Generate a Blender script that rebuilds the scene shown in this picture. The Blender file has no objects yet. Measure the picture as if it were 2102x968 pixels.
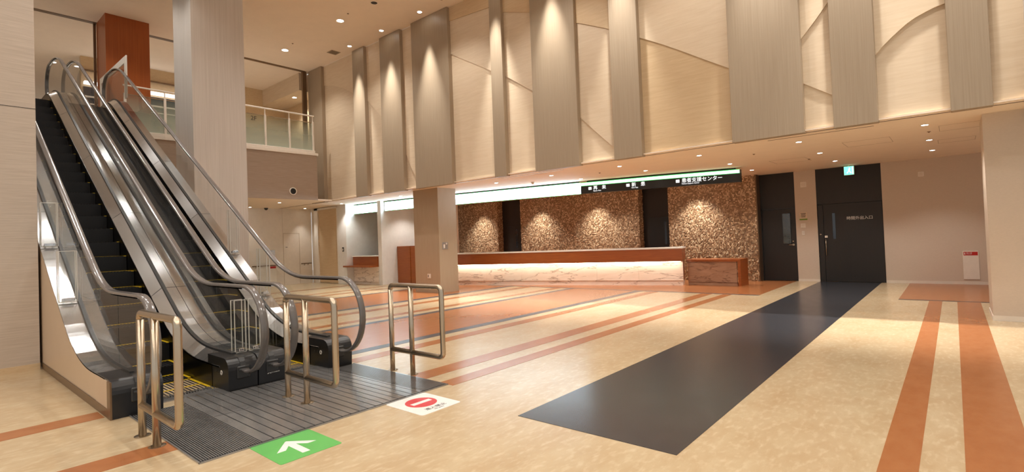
import bpy, math, random
import numpy as np
from mathutils import Vector, Matrix
random.seed(7)
S = bpy.context.scene
COL = S.collection

# ---------------------------------------------------------------- camera, world, exposure
cam_d = bpy.data.cameras.new('camera'); cam = bpy.data.objects.new('camera', cam_d); COL.objects.link(cam); S.camera = cam
YAW, PIT, ROLL, FPX, SX, SY = 0.6897918585, 0.0212490896, -0.0385813963, 1058.1655, 32.5383, -16.516
fw = Vector((-math.sin(YAW)*math.cos(PIT), math.cos(YAW)*math.cos(PIT), math.sin(PIT)))
rt = Vector((math.cos(YAW), math.sin(YAW), 0)); up = rt.cross(fw)
r2 = rt*math.cos(ROLL)+up*math.sin(ROLL); u2 = -rt*math.sin(ROLL)+up*math.cos(ROLL)
cam.matrix_world = Matrix(((r2.x, u2.x, -fw.x, 0.0769), (r2.y, u2.y, -fw.y, 0.0550), (r2.z, u2.z, -fw.z, 1.5675), (0, 0, 0, 1)))
cam_d.sensor_fit = 'HORIZONTAL'; cam_d.sensor_width = 36.0; cam_d.lens = 36.0*FPX/2102.0
cam_d.shift_x = -SX/2102.0; cam_d.shift_y = SY/2102.0
cam_d.clip_start = 0.05; cam_d.clip_end = 200
world = bpy.data.worlds.new('world'); S.world = world; world.use_nodes = True
world.node_tree.nodes['Background'].inputs[0].default_value = (1.0, 0.975, 0.94, 1)
world.node_tree.nodes['Background'].inputs[1].default_value = 0.85
S.view_settings.view_transform = 'Standard'; S.view_settings.look = 'None'
S.view_settings.exposure = -0.2; S.view_settings.gamma = 1.0; S.view_settings.use_curve_mapping = False
S.cycles.use_denoising = True
S.cycles.max_bounces = 8; S.cycles.diffuse_bounces = 6; S.cycles.glossy_bounces = 4
S.cycles.transmission_bounces = 8; S.cycles.transparent_max_bounces = 24
S.cycles.sample_clamp_indirect = 6.0; S.cycles.caustics_reflective = False; S.cycles.caustics_refractive = False
WARM = (1.0, 0.95, 0.89)
COOL = (0.72, 0.88, 1.0)
HALL_W, WASH_W, SOF_W = 300.0, 2300.0, 125.0

# ---------------------------------------------------------------- materials
def lin(c):
    return tuple((x/255/12.92 if x <= 10 else ((x/255+0.055)/1.055)**2.4) for x in c)
def mat(name, rgb, rough=0.6, metal=0.0, emit=None, emit_s=0.0, spec=None, tex=None, coat=0.0):
    m = bpy.data.materials.new(name); m.use_nodes = True; nt = m.node_tree; b = nt.nodes['Principled BSDF']
    c = lin(rgb)+(1,)
    b.inputs['Base Color'].default_value = c; b.inputs['Roughness'].default_value = rough; b.inputs['Metallic'].default_value = metal
    if spec is not None: b.inputs['Specular IOR Level'].default_value = spec
    if coat: b.inputs['Coat Weight'].default_value = coat; b.inputs['Coat Roughness'].default_value = 0.08
    if emit is not None:
        b.inputs['Emission Color'].default_value = tuple(emit)+(1,); b.inputs['Emission Strength'].default_value = emit_s
    t = tex or {'scale': (6, 6, 6), 'amt': 0.04}
    tc = nt.nodes.new('ShaderNodeTexCoord'); mp = nt.nodes.new('ShaderNodeMapping'); mp.inputs['Scale'].default_value = t['scale']
    if 'rot' in t: mp.inputs['Rotation'].default_value = t['rot']
    nt.links.new(tc.outputs['Object'], mp.inputs['Vector'])
    n = nt.nodes.new('ShaderNodeTexNoise'); n.inputs['Scale'].default_value = 1.0; n.inputs['Detail'].default_value = t.get('detail', 5); n.inputs['Roughness'].default_value = 0.65
    n.inputs['Distortion'].default_value = t.get('dist', 0.0)
    nt.links.new(mp.outputs[0], n.inputs['Vector'])
    mr = nt.nodes.new('ShaderNodeMapRange'); mr.inputs['From Min'].default_value = 0.3; mr.inputs['From Max'].default_value = 0.7
    nt.links.new(n.outputs['Fac'], mr.inputs['Value'])
    mx = nt.nodes.new('ShaderNodeMix'); mx.data_type = 'RGBA'
    a = t['amt']; c2 = lin(t['rgb2']) if 'rgb2' in t else None
    mx.inputs['A'].default_value = c if c2 else tuple(x*(1-a) for x in c[:3])+(1,)
    mx.inputs['B'].default_value = (tuple(c2)+(1,)) if c2 else tuple(min(1, x*(1+a)) for x in c[:3])+(1,)
    nt.links.new(mr.outputs[0], mx.inputs['Factor']); nt.links.new(mx.outputs['Result'], b.inputs['Base Color'])
    if t.get('bump'):
        bp = nt.nodes.new('ShaderNodeBump'); bp.inputs['Strength'].default_value = t['bump']; bp.inputs['Distance'].default_value = t.get('bdist', 0.002)
        nt.links.new(n.outputs['Fac'], bp.inputs['Height']); nt.links.new(bp.outputs[0], b.inputs['Normal'])
    if t.get('rough'):
        m2 = nt.nodes.new('ShaderNodeMapRange'); m2.inputs['To Min'].default_value = max(0, rough-t['rough']); m2.inputs['To Max'].default_value = rough+t['rough']
        nt.links.new(n.outputs['Fac'], m2.inputs['Value']); nt.links.new(m2.outputs[0], b.inputs['Roughness'])
    m['mr'] = 0
    return m
def add_layer(m, scale, rgb2, lo, hi, amt=1.0, dist=0.0, detail=6, rot=None):
    """A second, sparser layer of veins or flecks over a material's colour."""
    nt = m.node_tree; b = nt.nodes['Principled BSDF']; src = b.inputs['Base Color'].links[0].from_socket
    tc = nt.nodes.new('ShaderNodeTexCoord'); mp = nt.nodes.new('ShaderNodeMapping'); mp.inputs['Scale'].default_value = scale
    if rot: mp.inputs['Rotation'].default_value = rot
    nt.links.new(tc.outputs['Object'], mp.inputs['Vector'])
    n = nt.nodes.new('ShaderNodeTexNoise'); n.inputs['Scale'].default_value = 1.0; n.inputs['Detail'].default_value = detail; n.inputs['Distortion'].default_value = dist
    nt.links.new(mp.outputs[0], n.inputs['Vector'])
    mr = nt.nodes.new('ShaderNodeMapRange'); mr.inputs['From Min'].default_value = lo; mr.inputs['From Max'].default_value = hi; mr.inputs['To Max'].default_value = amt
    nt.links.new(n.outputs['Fac'], mr.inputs['Value'])
    mx = nt.nodes.new('ShaderNodeMix'); mx.data_type = 'RGBA'; mx.inputs['B'].default_value = lin(rgb2)+(1,)
    nt.links.new(src, mx.inputs['A']); nt.links.new(mr.outputs[0], mx.inputs['Factor']); nt.links.new(mx.outputs['Result'], b.inputs['Base Color'])
    return m
def vein(m, rgb):
    """Thin dark veins where a stretched noise crosses its middle value."""
    nt = m.node_tree; b = nt.nodes['Principled BSDF']; src = b.inputs['Base Color'].links[0].from_socket
    tc = nt.nodes.new('ShaderNodeTexCoord'); mp = nt.nodes.new('ShaderNodeMapping'); mp.inputs['Scale'].default_value = (0.55, 0.55, 3.2); mp.inputs['Rotation'].default_value = (0, 0.16, 0)
    n = nt.nodes.new('ShaderNodeTexNoise'); n.inputs['Detail'].default_value = 7; n.inputs['Scale'].default_value = 1.3; n.inputs['Distortion'].default_value = 0.3
    a = nt.nodes.new('ShaderNodeMath'); a.operation = 'SUBTRACT'; a.inputs[1].default_value = 0.5
    c = nt.nodes.new('ShaderNodeMath'); c.operation = 'ABSOLUTE'; mr = nt.nodes.new('ShaderNodeMapRange')
    mr.inputs['From Max'].default_value = 0.016; mr.inputs['To Min'].default_value = 0.75; mr.inputs['To Max'].default_value = 0.0
    mx = nt.nodes.new('ShaderNodeMix'); mx.data_type = 'RGBA'; mx.inputs['B'].default_value = lin(rgb)+(1,)
    nt.links.new(tc.outputs['Object'], mp.inputs['Vector']); nt.links.new(mp.outputs[0], n.inputs['Vector']); nt.links.new(n.outputs['Fac'], a.inputs[0]); nt.links.new(a.outputs[0], c.inputs[0])
    nt.links.new(c.outputs[0], mr.inputs['Value']); nt.links.new(src, mx.inputs['A']); nt.links.new(mr.outputs[0], mx.inputs['Factor']); nt.links.new(mx.outputs['Result'], b.inputs['Base Color'])
def aniso(m, amt, rot):
    nt = m.node_tree; b = nt.nodes['Principled BSDF']; t = nt.nodes.new('ShaderNodeCombineXYZ'); t.inputs[1].default_value = 1.0   # brushed along the length, so glints spread across the width
    b.inputs['Anisotropic'].default_value = amt; b.inputs['Anisotropic Rotation'].default_value = rot; nt.links.new(t.outputs[0], b.inputs['Tangent'])
def glass(name, tint, rough=0.02, alpha=0.12, spec=0.5):
    """Thin architectural glass: see-through with a clear reflection."""
    m = bpy.data.materials.new(name); m.use_nodes = True; nt = m.node_tree; nt.nodes.clear()
    o = nt.nodes.new('ShaderNodeOutputMaterial'); mix = nt.nodes.new('ShaderNodeMixShader'); tr = nt.nodes.new('ShaderNodeBsdfTransparent'); gl = nt.nodes.new('ShaderNodeBsdfGlossy')
    fr = nt.nodes.new('ShaderNodeFresnel'); fr.inputs['IOR'].default_value = 1.5
    ma = nt.nodes.new('ShaderNodeMath'); ma.operation = 'MULTIPLY_ADD'; ma.inputs[1].default_value = spec; ma.inputs[2].default_value = alpha
    tr.inputs[0].default_value = tint+(1,); gl.inputs['Roughness'].default_value = rough
    nt.links.new(fr.outputs[0], ma.inputs[0]); ge = nt.nodes.new('ShaderNodeNewGeometry'); inv = nt.nodes.new('ShaderNodeMath'); inv.operation = 'SUBTRACT'; inv.inputs[0].default_value = 1.0; mu = nt.nodes.new('ShaderNodeMath'); mu.operation = 'MULTIPLY'
    nt.links.new(ge.outputs['Backfacing'], inv.inputs[1]); nt.links.new(inv.outputs[0], mu.inputs[0]); nt.links.new(ma.outputs[0], mu.inputs[1])   # reflect on the outer faces only
    nt.links.new(mu.outputs[0], mix.inputs[0]); nt.links.new(tr.outputs[0], mix.inputs[1]); nt.links.new(gl.outputs[0], mix.inputs[2]); nt.links.new(mix.outputs[0], o.inputs[0])
    return m

M = {}
M['floor'] = mat('floor_linoleum', (196, 177, 144), 0.24, tex={'scale': (3.5, 1.6, 1), 'amt': 0, 'rgb2': (182, 157, 121), 'detail': 12, 'dist': 0.15, 'rough': 0.04})
add_layer(M['floor'], (22, 9, 1), (216, 198, 168), 0.50, 0.80, 0.6, 0.2, 10)
add_layer(M['floor'], (60, 20, 1), (150, 112, 76), 0.68, 0.80, 0.5, 0.3, 8)
M['orange'] = mat('orange_linoleum', (168, 110, 68), 0.24, tex={'scale': (8, 4, 1), 'amt': 0, 'rgb2': (158, 97, 56), 'detail': 12, 'rough': 0.04})
M['slate'] = mat('slate_linoleum', (56, 57, 61), 0.24, tex={'scale': (5, 3, 1), 'amt': 0, 'rgb2': (49, 50, 54), 'detail': 12, 'dist': 0.1, 'rough': 0.05})
M['bluegrey'] = mat('blue_grey_linoleum', (70, 74, 80), 0.28, tex={'scale': (6, 3, 1), 'amt': 0.1})
M['ceiling'] = mat('ceiling_paint', (238, 224, 206), 0.85, tex={'scale': (3, 3, 3), 'amt': 0.02})
M['panel'] = mat('greige_wood_panel', (165, 149, 127), 0.45, tex={'scale': (60, 60, 0.8), 'amt': 0, 'rgb2': (151, 134, 112), 'detail': 6, 'bump': 0.05})
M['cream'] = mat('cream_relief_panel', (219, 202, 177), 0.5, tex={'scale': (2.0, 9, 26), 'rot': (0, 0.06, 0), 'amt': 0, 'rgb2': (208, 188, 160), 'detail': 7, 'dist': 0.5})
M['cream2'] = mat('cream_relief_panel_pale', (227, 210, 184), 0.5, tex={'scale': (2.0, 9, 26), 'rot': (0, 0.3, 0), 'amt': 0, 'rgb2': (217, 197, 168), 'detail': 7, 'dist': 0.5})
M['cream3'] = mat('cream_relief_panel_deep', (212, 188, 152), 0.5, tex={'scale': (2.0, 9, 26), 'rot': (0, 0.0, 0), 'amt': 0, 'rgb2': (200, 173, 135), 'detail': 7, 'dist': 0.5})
M['wallpaper'] = mat('beige_wallpaper', (203, 188, 171), 0.7, tex={'scale': (30, 30, 60), 'amt': 0.03, 'bump': 0.08})
M['greycol'] = mat('grey_wood_column', (200, 194, 187), 0.5, tex={'scale': (55, 55, 0.7), 'amt': 0, 'rgb2': (184, 177, 169), 'detail': 6, 'bump': 0.04})
M['taupe'] = mat('taupe_column', (176, 158, 134), 0.55, tex={'scale': (70, 70, 1.0), 'amt': 0, 'rgb2': (166, 147, 122), 'detail': 6})
M['streak'] = mat('streaked_wall_laminate', (200, 187, 173), 0.5, tex={'scale': (2.2, 2.2, 60), 'amt': 0, 'rgb2': (180, 166, 151), 'detail': 7, 'bump': 0.05})
M['white'] = mat('white_wall', (226, 224, 220), 0.6)
M['offwhite'] = mat('off_white_wall', (220, 210, 196), 0.6)
M['whitepaint'] = mat('white_painted_steel', (232, 226, 216), 0.4)
M['wood'] = mat('red_brown_wood', (160, 88, 36), 0.34, tex={'scale': (2.5, 2.5, 40), 'amt': 0, 'rgb2': (138, 70, 26), 'detail': 7, 'dist': 0.3})
M['woodv'] = mat('red_brown_wood_upright', (168, 90, 38), 0.36, tex={'scale': (30, 30, 0.8), 'amt': 0, 'rgb2': (148, 74, 28), 'detail': 7, 'dist': 0.3})
M['marble'] = mat('veined_marble', (242, 231, 219), 0.3, tex={'scale': (1.2, 2, 5), 'amt': 0, 'rgb2': (230, 214, 198), 'detail': 8, 'dist': 1.2})
vein(M['marble'], (146, 120, 100))
M['marbledark'] = mat('dark_brown_marble', (176, 140, 114), 0.35, tex={'scale': (1.2, 2, 5), 'amt': 0, 'rgb2': (150, 112, 86), 'detail': 8, 'dist': 1.2})  # darker, browner marble for the side desk front and kick
vein(M['marbledark'], (104, 70, 50))
M['steel'] = mat('brushed_steel', (216, 218, 220), 0.2, 0.95, tex={'scale': (2, 120, 120), 'amt': 0.05, 'rough': 0.03}); aniso(M['steel'], 0.95, 0.0)
M['fascia'] = mat('fascia_laminate', (168, 150, 134), 0.5, tex={'scale': (2.2, 2.2, 60), 'amt': 0, 'rgb2': (150, 132, 116), 'detail': 7, 'bump': 0.05})
M['tube'] = mat('satin_steel_tube', (186, 172, 152), 0.26, 1.0)
M['skirt'] = mat('dark_skirt_steel', (34, 31, 30), 0.3, 1.0)
M['rubber'] = mat('grey_handrail_rubber', (104, 99, 96), 0.16, 0.0, spec=0.7)
M['gasket'] = mat('dark_gasket', (42, 42, 42), 0.35)
M['black'] = mat('black_plastic', (26, 26, 28), 0.32)
M['step'] = mat('dark_step_metal', (18, 18, 20), 0.5, 0.4)
M['yellow'] = mat('yellow_edge_paint', (222, 186, 24), 0.45)
M['clad'] = mat('tan_coated_steel', (206, 184, 158), 0.38, tex={'scale': (3, 3, 3), 'amt': 0.02})
M['bronze'] = mat('bronze_base_strip', (124, 100, 76), 0.35, 0.6)
M['darkwall'] = mat('black_brown_panel', (34, 29, 26), 0.5, tex={'scale': (40, 40, 1), 'amt': 0.1})
M['plate'] = mat('landing_plate_metal', (156, 154, 152), 0.19, 0.6, tex={'scale': (3, 3, 3), 'amt': 0.12, 'rough': 0.12, 'detail': 8})
M['plategap'] = mat('landing_plate_groove', (18, 18, 18), 0.6)
M['green'] = mat('green_floor_film', (98, 180, 92), 0.35)
M['film'] = mat('white_floor_film', (232, 230, 226), 0.35)
M['red'] = mat('red_print', (206, 72, 78), 0.4)
M['redlabel'] = mat('red_label', (186, 26, 22), 0.4)
M['ink'] = mat('dark_print', (40, 36, 34), 0.5)
M['plastic'] = mat('white_plastic', (228, 220, 208), 0.4)
M['greenband'] = mat('green_print', (110, 140, 40), 0.5)
M['greendark'] = mat('green_sign_trim', (10, 120, 30), 0.4)
M['lampglow'] = mat('lamp_glow', (255, 245, 230), 0.5, emit=(1.0, 0.93, 0.84), emit_s=30.0)
M['signglow'] = mat('sign_white_glow', (240, 250, 255), 0.5, emit=(0.66, 0.86, 1.0), emit_s=13.0)
M['bandglow'] = mat('sign_green_white_glow', (230, 255, 235), 0.5, emit=(0.70, 1.0, 0.78), emit_s=3.2)
M['trimglow'] = mat('sign_green_glow', (60, 220, 90), 0.5, emit=(0.05, 0.75, 0.15), emit_s=1.0)
M['textglow'] = mat('sign_lettering_glow', (240, 248, 255), 0.5, emit=(0.86, 0.94, 1.0), emit_s=1.6)
M['exitglow'] = mat('exit_sign_glow', (60, 210, 160), 0.5, emit=(0.22, 1.0, 0.66), emit_s=1.7)
M['stripglow'] = mat('warm_strip_glow', (255, 240, 215), 0.5, emit=(1.0, 0.88, 0.70), emit_s=26.0)
M['coveglow'] = mat('cove_white_glow', (255, 255, 255), 0.5, emit=(0.95, 0.97, 1.0), emit_s=2.2)
M['signblack'] = mat('sign_black_face', (20, 22, 20), 0.3)
M['glass'] = glass('clear_glass', (0.98, 0.985, 0.98), 0.01, 0.005, 0.7)
M['acrylic'] = glass('clear_acrylic', (0.985, 0.99, 0.985), 0.02, 0.005, 0.6)
M['acryledge'] = mat('acrylic_edge', (225, 222, 214), 0.15, spec=0.9)
M['nightglass'] = mat('dark_window_glass', (30, 42, 58), 0.12, spec=0.8)
M['doorglass'] = mat('door_window_glass', (52, 48, 32), 0.08, spec=0.9)
def frosted_gradient():
    m = bpy.data.materials.new('frosted_balustrade_glass'); m.use_nodes = True; nt = m.node_tree; b = nt.nodes['Principled BSDF']; o = nt.nodes['Material Output']
    tc = nt.nodes.new('ShaderNodeTexCoord'); sp = nt.nodes.new('ShaderNodeSeparateXYZ'); mr = nt.nodes.new('ShaderNodeMapRange')
    mr.inputs['From Min'].default_value = 5.0; mr.inputs['From Max'].default_value = 6.0; mr.inputs['To Min'].default_value = 0.85; mr.inputs['To Max'].default_value = 0.10
    nt.links.new(tc.outputs['Object'], sp.inputs[0]); nt.links.new(sp.outputs['Z'], mr.inputs['Value'])
    tr = nt.nodes.new('ShaderNodeBsdfTransparent'); tr.inputs[0].default_value = (0.9, 0.93, 0.9, 1); mix = nt.nodes.new('ShaderNodeMixShader')
    b.inputs['Base Color'].default_value = lin((186, 196, 182))+(1,); b.inputs['Roughness'].default_value = 0.2
    nt.links.new(mr.outputs[0], mix.inputs[0]); nt.links.new(tr.outputs[0], mix.inputs[1]); nt.links.new(b.outputs[0], mix.inputs[2]); nt.links.new(mix.outputs[0], o.inputs[0])
    return m
M['frost'] = frosted_gradient()
def mosaic_mat():
    m = bpy.data.materials.new('stone_mosaic'); m.use_nodes = True; nt = m.node_tree; b = nt.nodes['Principled BSDF']
    a = nt.nodes.new('ShaderNodeAttribute'); a.attribute_name = 'shade'; a.attribute_type = 'GEOMETRY'
    cr = nt.nodes.new('ShaderNodeValToRGB'); e = cr.color_ramp.elements
    e[0].position = 0.0; e[0].color = lin((132, 104, 78))+(1,); e[1].position = 1.0; e[1].color = lin((238, 218, 184))+(1,)
    for p, c in ((0.35, (158, 126, 95)), (0.6, (188, 158, 124)), (0.8, (216, 188, 152))):
        k = e.new(p); k.color = lin(c)+(1,)
    nt.links.new(a.outputs['Fac'], cr.inputs[0]); nt.links.new(cr.outputs[0], b.inputs['Base Color']); b.inputs['Roughness'].default_value = 0.4
    return m
M['mosaic'] = mosaic_mat()

# ---------------------------------------------------------------- mesh helpers
class MB:
    def __init__(s): s.v = []; s.f = []; s.sm = []
    def add(s, vs, fs, smooth=False):
        o = len(s.v); s.v += [tuple(p) for p in vs]; s.f += [tuple(i+o for i in f) for f in fs]; s.sm += [smooth]*len(fs); return s
    def box(s, x0, x1, y0, y1, z0, z1):
        return s.add([(x0,y0,z0),(x1,y0,z0),(x1,y1,z0),(x0,y1,z0),(x0,y0,z1),(x1,y0,z1),(x1,y1,z1),(x0,y1,z1)],
                     [(0,3,2,1),(4,5,6,7),(0,1,5,4),(1,2,6,5),(2,3,7,6),(3,0,4,7)])
    def bevbox(s, x0, x1, y0, y1, z0, z1, b=0.01):
        xs = [(x0+b, x1-b), (x0, x1), (x0, x1), (x0+b, x1-b)]; ys = [(y0+b, y1-b), (y0, y1), (y0, y1), (y0+b, y1-b)]; zs = [z0, z0+b, z1-b, z1]
        vs = []; fs = []
        for k in range(4):
            a0, a1 = xs[k]; c0, c1 = ys[k]; bb = b if k in (1, 2) else b*0.5
            vs += [(a0+bb,c0,zs[k]),(a1-bb,c0,zs[k]),(a1,c0+bb,zs[k]),(a1,c1-bb,zs[k]),(a1-bb,c1,zs[k]),(a0+bb,c1,zs[k]),(a0,c1-bb,zs[k]),(a0,c0+bb,zs[k])]
        for k in range(3):
            for i in range(8): fs.append((k*8+i, k*8+(i+1) % 8, (k+1)*8+(i+1) % 8, (k+1)*8+i))
        fs.append(tuple(range(7, -1, -1))); fs.append(tuple(24+i for i in range(8)))
        return s.add(vs, fs)
    def prism(s, poly, axis, a, b):
        """Extrude a 2D polygon: axis 'y' takes (x,z), 'x' takes (y,z), 'z' takes (x,y)."""
        def P(p, t): return {'y': (p[0], t, p[1]), 'x': (t, p[0], p[1]), 'z': (p[0], p[1], t)}[axis]
        n = len(poly); vs = [P(p, a) for p in poly]+[P(p, b) for p in poly]
        fs = [tuple(range(n)), tuple(range(2*n-1, n-1, -1))]+[(i, i+n, (i+1) % n+n, (i+1) % n) for i in range(n)]
        return s.add(vs, fs)
    def strip(s, pts, y0, y1, w, smooth=True):
        """A curved band: (x,z) top points, (x,z) bottom points in w, between y0 and y1."""
        n = len(pts); vs = []
        for a, b in zip(pts, w): vs += [(a[0], y0, a[1]), (a[0], y1, a[1]), (b[0], y1, b[1]), (b[0], y0, b[1])]
        fs = []
        for i in range(n-1):
            for k in range(4): fs.append((i*4+k, i*4+(k+1) % 4, (i+1)*4+(k+1) % 4, (i+1)*4+k))
        fs += [(3, 2, 1, 0), tuple((n-1)*4+k for k in range(4))]
        return s.add(vs, fs, False)
    def tube(s, pts, r, seg=14, closed=False, ry=None):
        pts = [Vector(p) for p in pts]; pts = [p for i, p in enumerate(pts) if i == 0 or (p-pts[i-1]).length > 1e-5]; n = len(pts); vs = []; fs = []; prev = None
        for i, p in enumerate(pts):
            a = pts[(i-1) % n] if (closed or i > 0) else p; b = pts[(i+1) % n] if (closed or i < n-1) else p
            d = (b-a).normalized()
            if prev is None:
                u = d.cross(Vector((0, 0, 1)));
                if u.length < 0.1: u = d.cross(Vector((0, 1, 0)))
                u.normalize()
            else: u = (prev-d*prev.dot(d)).normalized()
            w = d.cross(u); prev = u
            for k in range(seg):
                t = 2*math.pi*k/seg; vs.append(p+u*math.cos(t)*r+w*math.sin(t)*(ry or r))
        m = n if closed else n-1
        for i in range(m):
            for k in range(seg): fs.append((i*seg+k, i*seg+(k+1) % seg, ((i+1) % n)*seg+(k+1) % seg, ((i+1) % n)*seg+k))
        if not closed: fs.append(tuple(range(seg-1, -1, -1))); fs.append(tuple((n-1)*seg+k for k in range(seg)))
        return s.add(vs, fs, True)
    def lathe(s, prof, c, axis='z', seg=24, ring=False):
        """Revolve (radius, height) pairs about an axis through c."""
        vs = []; fs = []; n = len(prof)
        for r, h in prof:
            for k in range(seg):
                t = 2*math.pi*k/seg; a, b = r*math.cos(t), r*math.sin(t)
                vs.append({'z': (c[0]+a, c[1]+b, c[2]+h), 'y': (c[0]+a, c[1]+h, c[2]+b), 'x': (c[0]+h, c[1]+a, c[2]+b)}[axis])
        for i in range(n-1):
            for k in range(seg): fs.append((i*seg+k, i*seg+(k+1) % seg, (i+1)*seg+(k+1) % seg, (i+1)*seg+k))
        if ring:
            for k in range(seg): fs.append(((n-1)*seg+k, (n-1)*seg+(k+1) % seg, (k+1) % seg, k))
        else: fs.append(tuple(range(seg-1, -1, -1))); fs.append(tuple((n-1)*seg+k for k in range(seg)))
        return s.add(vs, fs, False)
    def mesh(s, name, off=(0, 0, 0)):
        me = bpy.data.meshes.new(name)
        me.from_pydata([(x-off[0], y-off[1], z-off[2]) for x, y, z in s.v], [], s.f)
        me.polygons.foreach_set('use_smooth', s.sm); me.update(); 
        import bmesh
        bm = bmesh.new(); bm.from_mesh(me); bmesh.ops.recalc_face_normals(bm, faces=bm.faces); bm.to_mesh(me); bm.free()
        return me
ORG = {}
def empty(name, loc, label, cat, group=None):
    o = bpy.data.objects.new(name, None); COL.objects.link(o); o.location = loc; o.empty_display_size = 0.1
    o['label'] = label; o['category'] = cat
    if group: o['group'] = group
    ORG[o.name] = tuple(loc); return o
def obj(name, mb, m, parent=None, label=None, cat=None, group=None, kind=None, org=None):
    off = ORG.get(parent.name, (0, 0, 0)) if parent else (org or (0, 0, 0))
    me = mb.mesh(name, off); me.materials.append(M[m] if isinstance(m, str) else m)
    o = bpy.data.objects.new(name, me); COL.objects.link(o)
    if parent: o.parent = parent; ORG[o.name] = off
    else: o.location = off; ORG[o.name] = off
    if label: o['label'] = label
    if cat: o['category'] = cat
    if group: o['group'] = group
    if kind: o['kind'] = kind
    return o
def struct(name, mb, m, parent=None): return obj(name, mb, m, parent, kind=None if parent else 'structure')
def text(name, s, loc, size, basis, m, parent, align='LEFT', ext=0.002):
    c = bpy.data.curves.new(name, 'FONT'); c.body = s; c.size = size; c.extrude = ext; c.align_x = align; c.resolution_u = 2
    t = bpy.data.objects.new(name, c); COL.objects.link(t); bpy.context.view_layer.update()
    dg = bpy.context.evaluated_depsgraph_get(); me = bpy.data.meshes.new_from_object(t.evaluated_get(dg)); bpy.data.objects.remove(t)
    me.materials.clear(); me.materials.append(M[m])
    R = Matrix((basis[0], basis[1], basis[2])).transposed().to_4x4(); off = ORG.get(parent.name, (0, 0, 0))
    me.transform(Matrix.Translation(Vector(loc)-Vector(off)) @ R)
    o = bpy.data.objects.new(name, me); COL.objects.link(o); o.parent = parent; ORG[o.name] = off; return o
FACE_NY = ((1, 0, 0), (0, 0, 1), (0, -1, 0))      # lettering on a face that looks towards -Y
FACE_PX = ((0, 1, 0), (0, 0, 1), (1, 0, 0))       # on a face that looks towards +X
ON_FLOOR = ((0, 1, 0), (-1, 0, 0), (0, 0, 1))     # lying on the floor, read from +X
def B(*a): return MB().box(*a)
def spot(name, loc, w, cone, col=WARM, parent=None, blend=0.6, rad=0.05, aim=None):
    l = bpy.data.lights.new(name, 'SPOT'); l.energy = w; l.spot_size = math.radians(cone); l.spot_blend = blend; l.color = col; l.shadow_soft_size = rad
    o = bpy.data.objects.new(name, l); COL.objects.link(o)
    off = ORG.get(parent.name, (0, 0, 0)) if parent else (0, 0, 0)
    o.location = Vector(loc)-Vector(off)
    if aim: o.rotation_euler = Vector(aim).to_track_quat('-Z', 'Y').to_euler()
    if parent: o.parent = parent
    return o

# ---------------------------------------------------------------- the hall: floor, ceilings, walls
ZC, ZS = 8.4, 3.27
floor = struct('floor', B(-34, 7, -8, 18.5, -0.2, 0), 'floor')
def inlay(name, m, x0, x1, y0, y1, h=0.002): return obj(name, B(x0, x1, y0, y1, 0, h), m, floor)
for x0, x1, y0 in ((-6.62, -6.33, -8), (-6.42, -6.16, 3.9), (-5.05, -4.76, -8)):
    inlay('orange_stripe', 'orange', x0, x1, y0, {-6.62: 1.28, -6.42: 13.08}.get(x0, 1.43))
inlay('orange_stripe', 'orange', -4.98, -4.69, 3.86, 13.08); inlay('orange_stripe', 'orange', -4.43, -4.21, 3.86, 13.08)
for x0, x1 in ((-10.92, -10.62), (-9.68, -9.42), (-15.65, -15.43), (-16.55, -16.35), (-18.6, -18.3)):
    inlay('orange_stripe', 'orange', x0, x1, 3.9 if x0 > -17 else 4.2, 13.08 if x0 > -15 else 11.6)
for x0, x1 in ((-6.88, -6.67), (-9.13, -8.92), (-11.65, -11.42), (-14.5, -14.32)): inlay('dark_stripe', 'bluegrey', x0, x1, 3.9, 13.08)
inlay('orange_field', 'orange', -8.92, -6.88, 3.9, 13.08); inlay('orange_field', 'orange', -14.32, -11.65, 3.9, 13.08)
inlay('dark_stripe', 'bluegrey', -14.5, -3.6, 13.08, 13.2); inlay('orange_field', 'orange', -17.0, -3.6, 13.2, 17.04)
inlay('orange_field', 'orange', -0.88, 2.0, 13.42, 17.04); inlay('dark_stripe', 'slate', -0.88, 2.0, 13.3, 13.42)
inlay('orange_stripe', 'orange', -0.37, -0.16, -8, 13.3); inlay('orange_stripe', 'orange', 0.07, 0.42, -8, 13.3)
inlay('dark_runner', 'slate', -2.98, -1.5, 3.52, 17.04, 0.003)

ceiling = struct('ceiling', B(-34, 7, -8, 10.27, ZC, ZC+0.3), 'ceiling')
soffit = struct('ceiling_soffit', MB().box(-24, 7, 10.302, 18.5, ZS, 3.31).box(-24, 7, 10.22, 10.302, 3.285, 3.31).box(-24, -17.7, -8, 10.22, ZS, 3.31), 'ceiling')
obj('shadow_gap', B(-24, 1.2, 10.31, 10.35, ZS-0.004, ZS+0.01), 'bronze', soffit)
for x0, x1, y in ((-9.5, -7.4, 10.6), (-2.6, -0.9, 10.62)): obj('slot_diffuser', B(x0, x1, y, y+0.03, ZS-0.003, ZS+0.01), 'bronze', soffit)
def hatch(x, y, w=0.45):
    mb = MB()
    for a, b, c, d in ((x-w, x+w, y-w, y-w+0.008), (x-w, x+w, y+w-0.008, y+w), (x-w, x-w+0.008, y-w, y+w), (x+w-0.008, x+w, y-w, y+w)): mb.box(a, b, c, d, ZS-0.002, ZS+0.01)
    obj('access_hatch_line', mb, 'taupe', soffit)
hatch(-1.2, 12.6, 0.4); hatch(0.3, 12.0, 0.35); hatch(0.2, 13.9, 0.3); hatch(-3.0, 14.2, 0.4)

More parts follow.
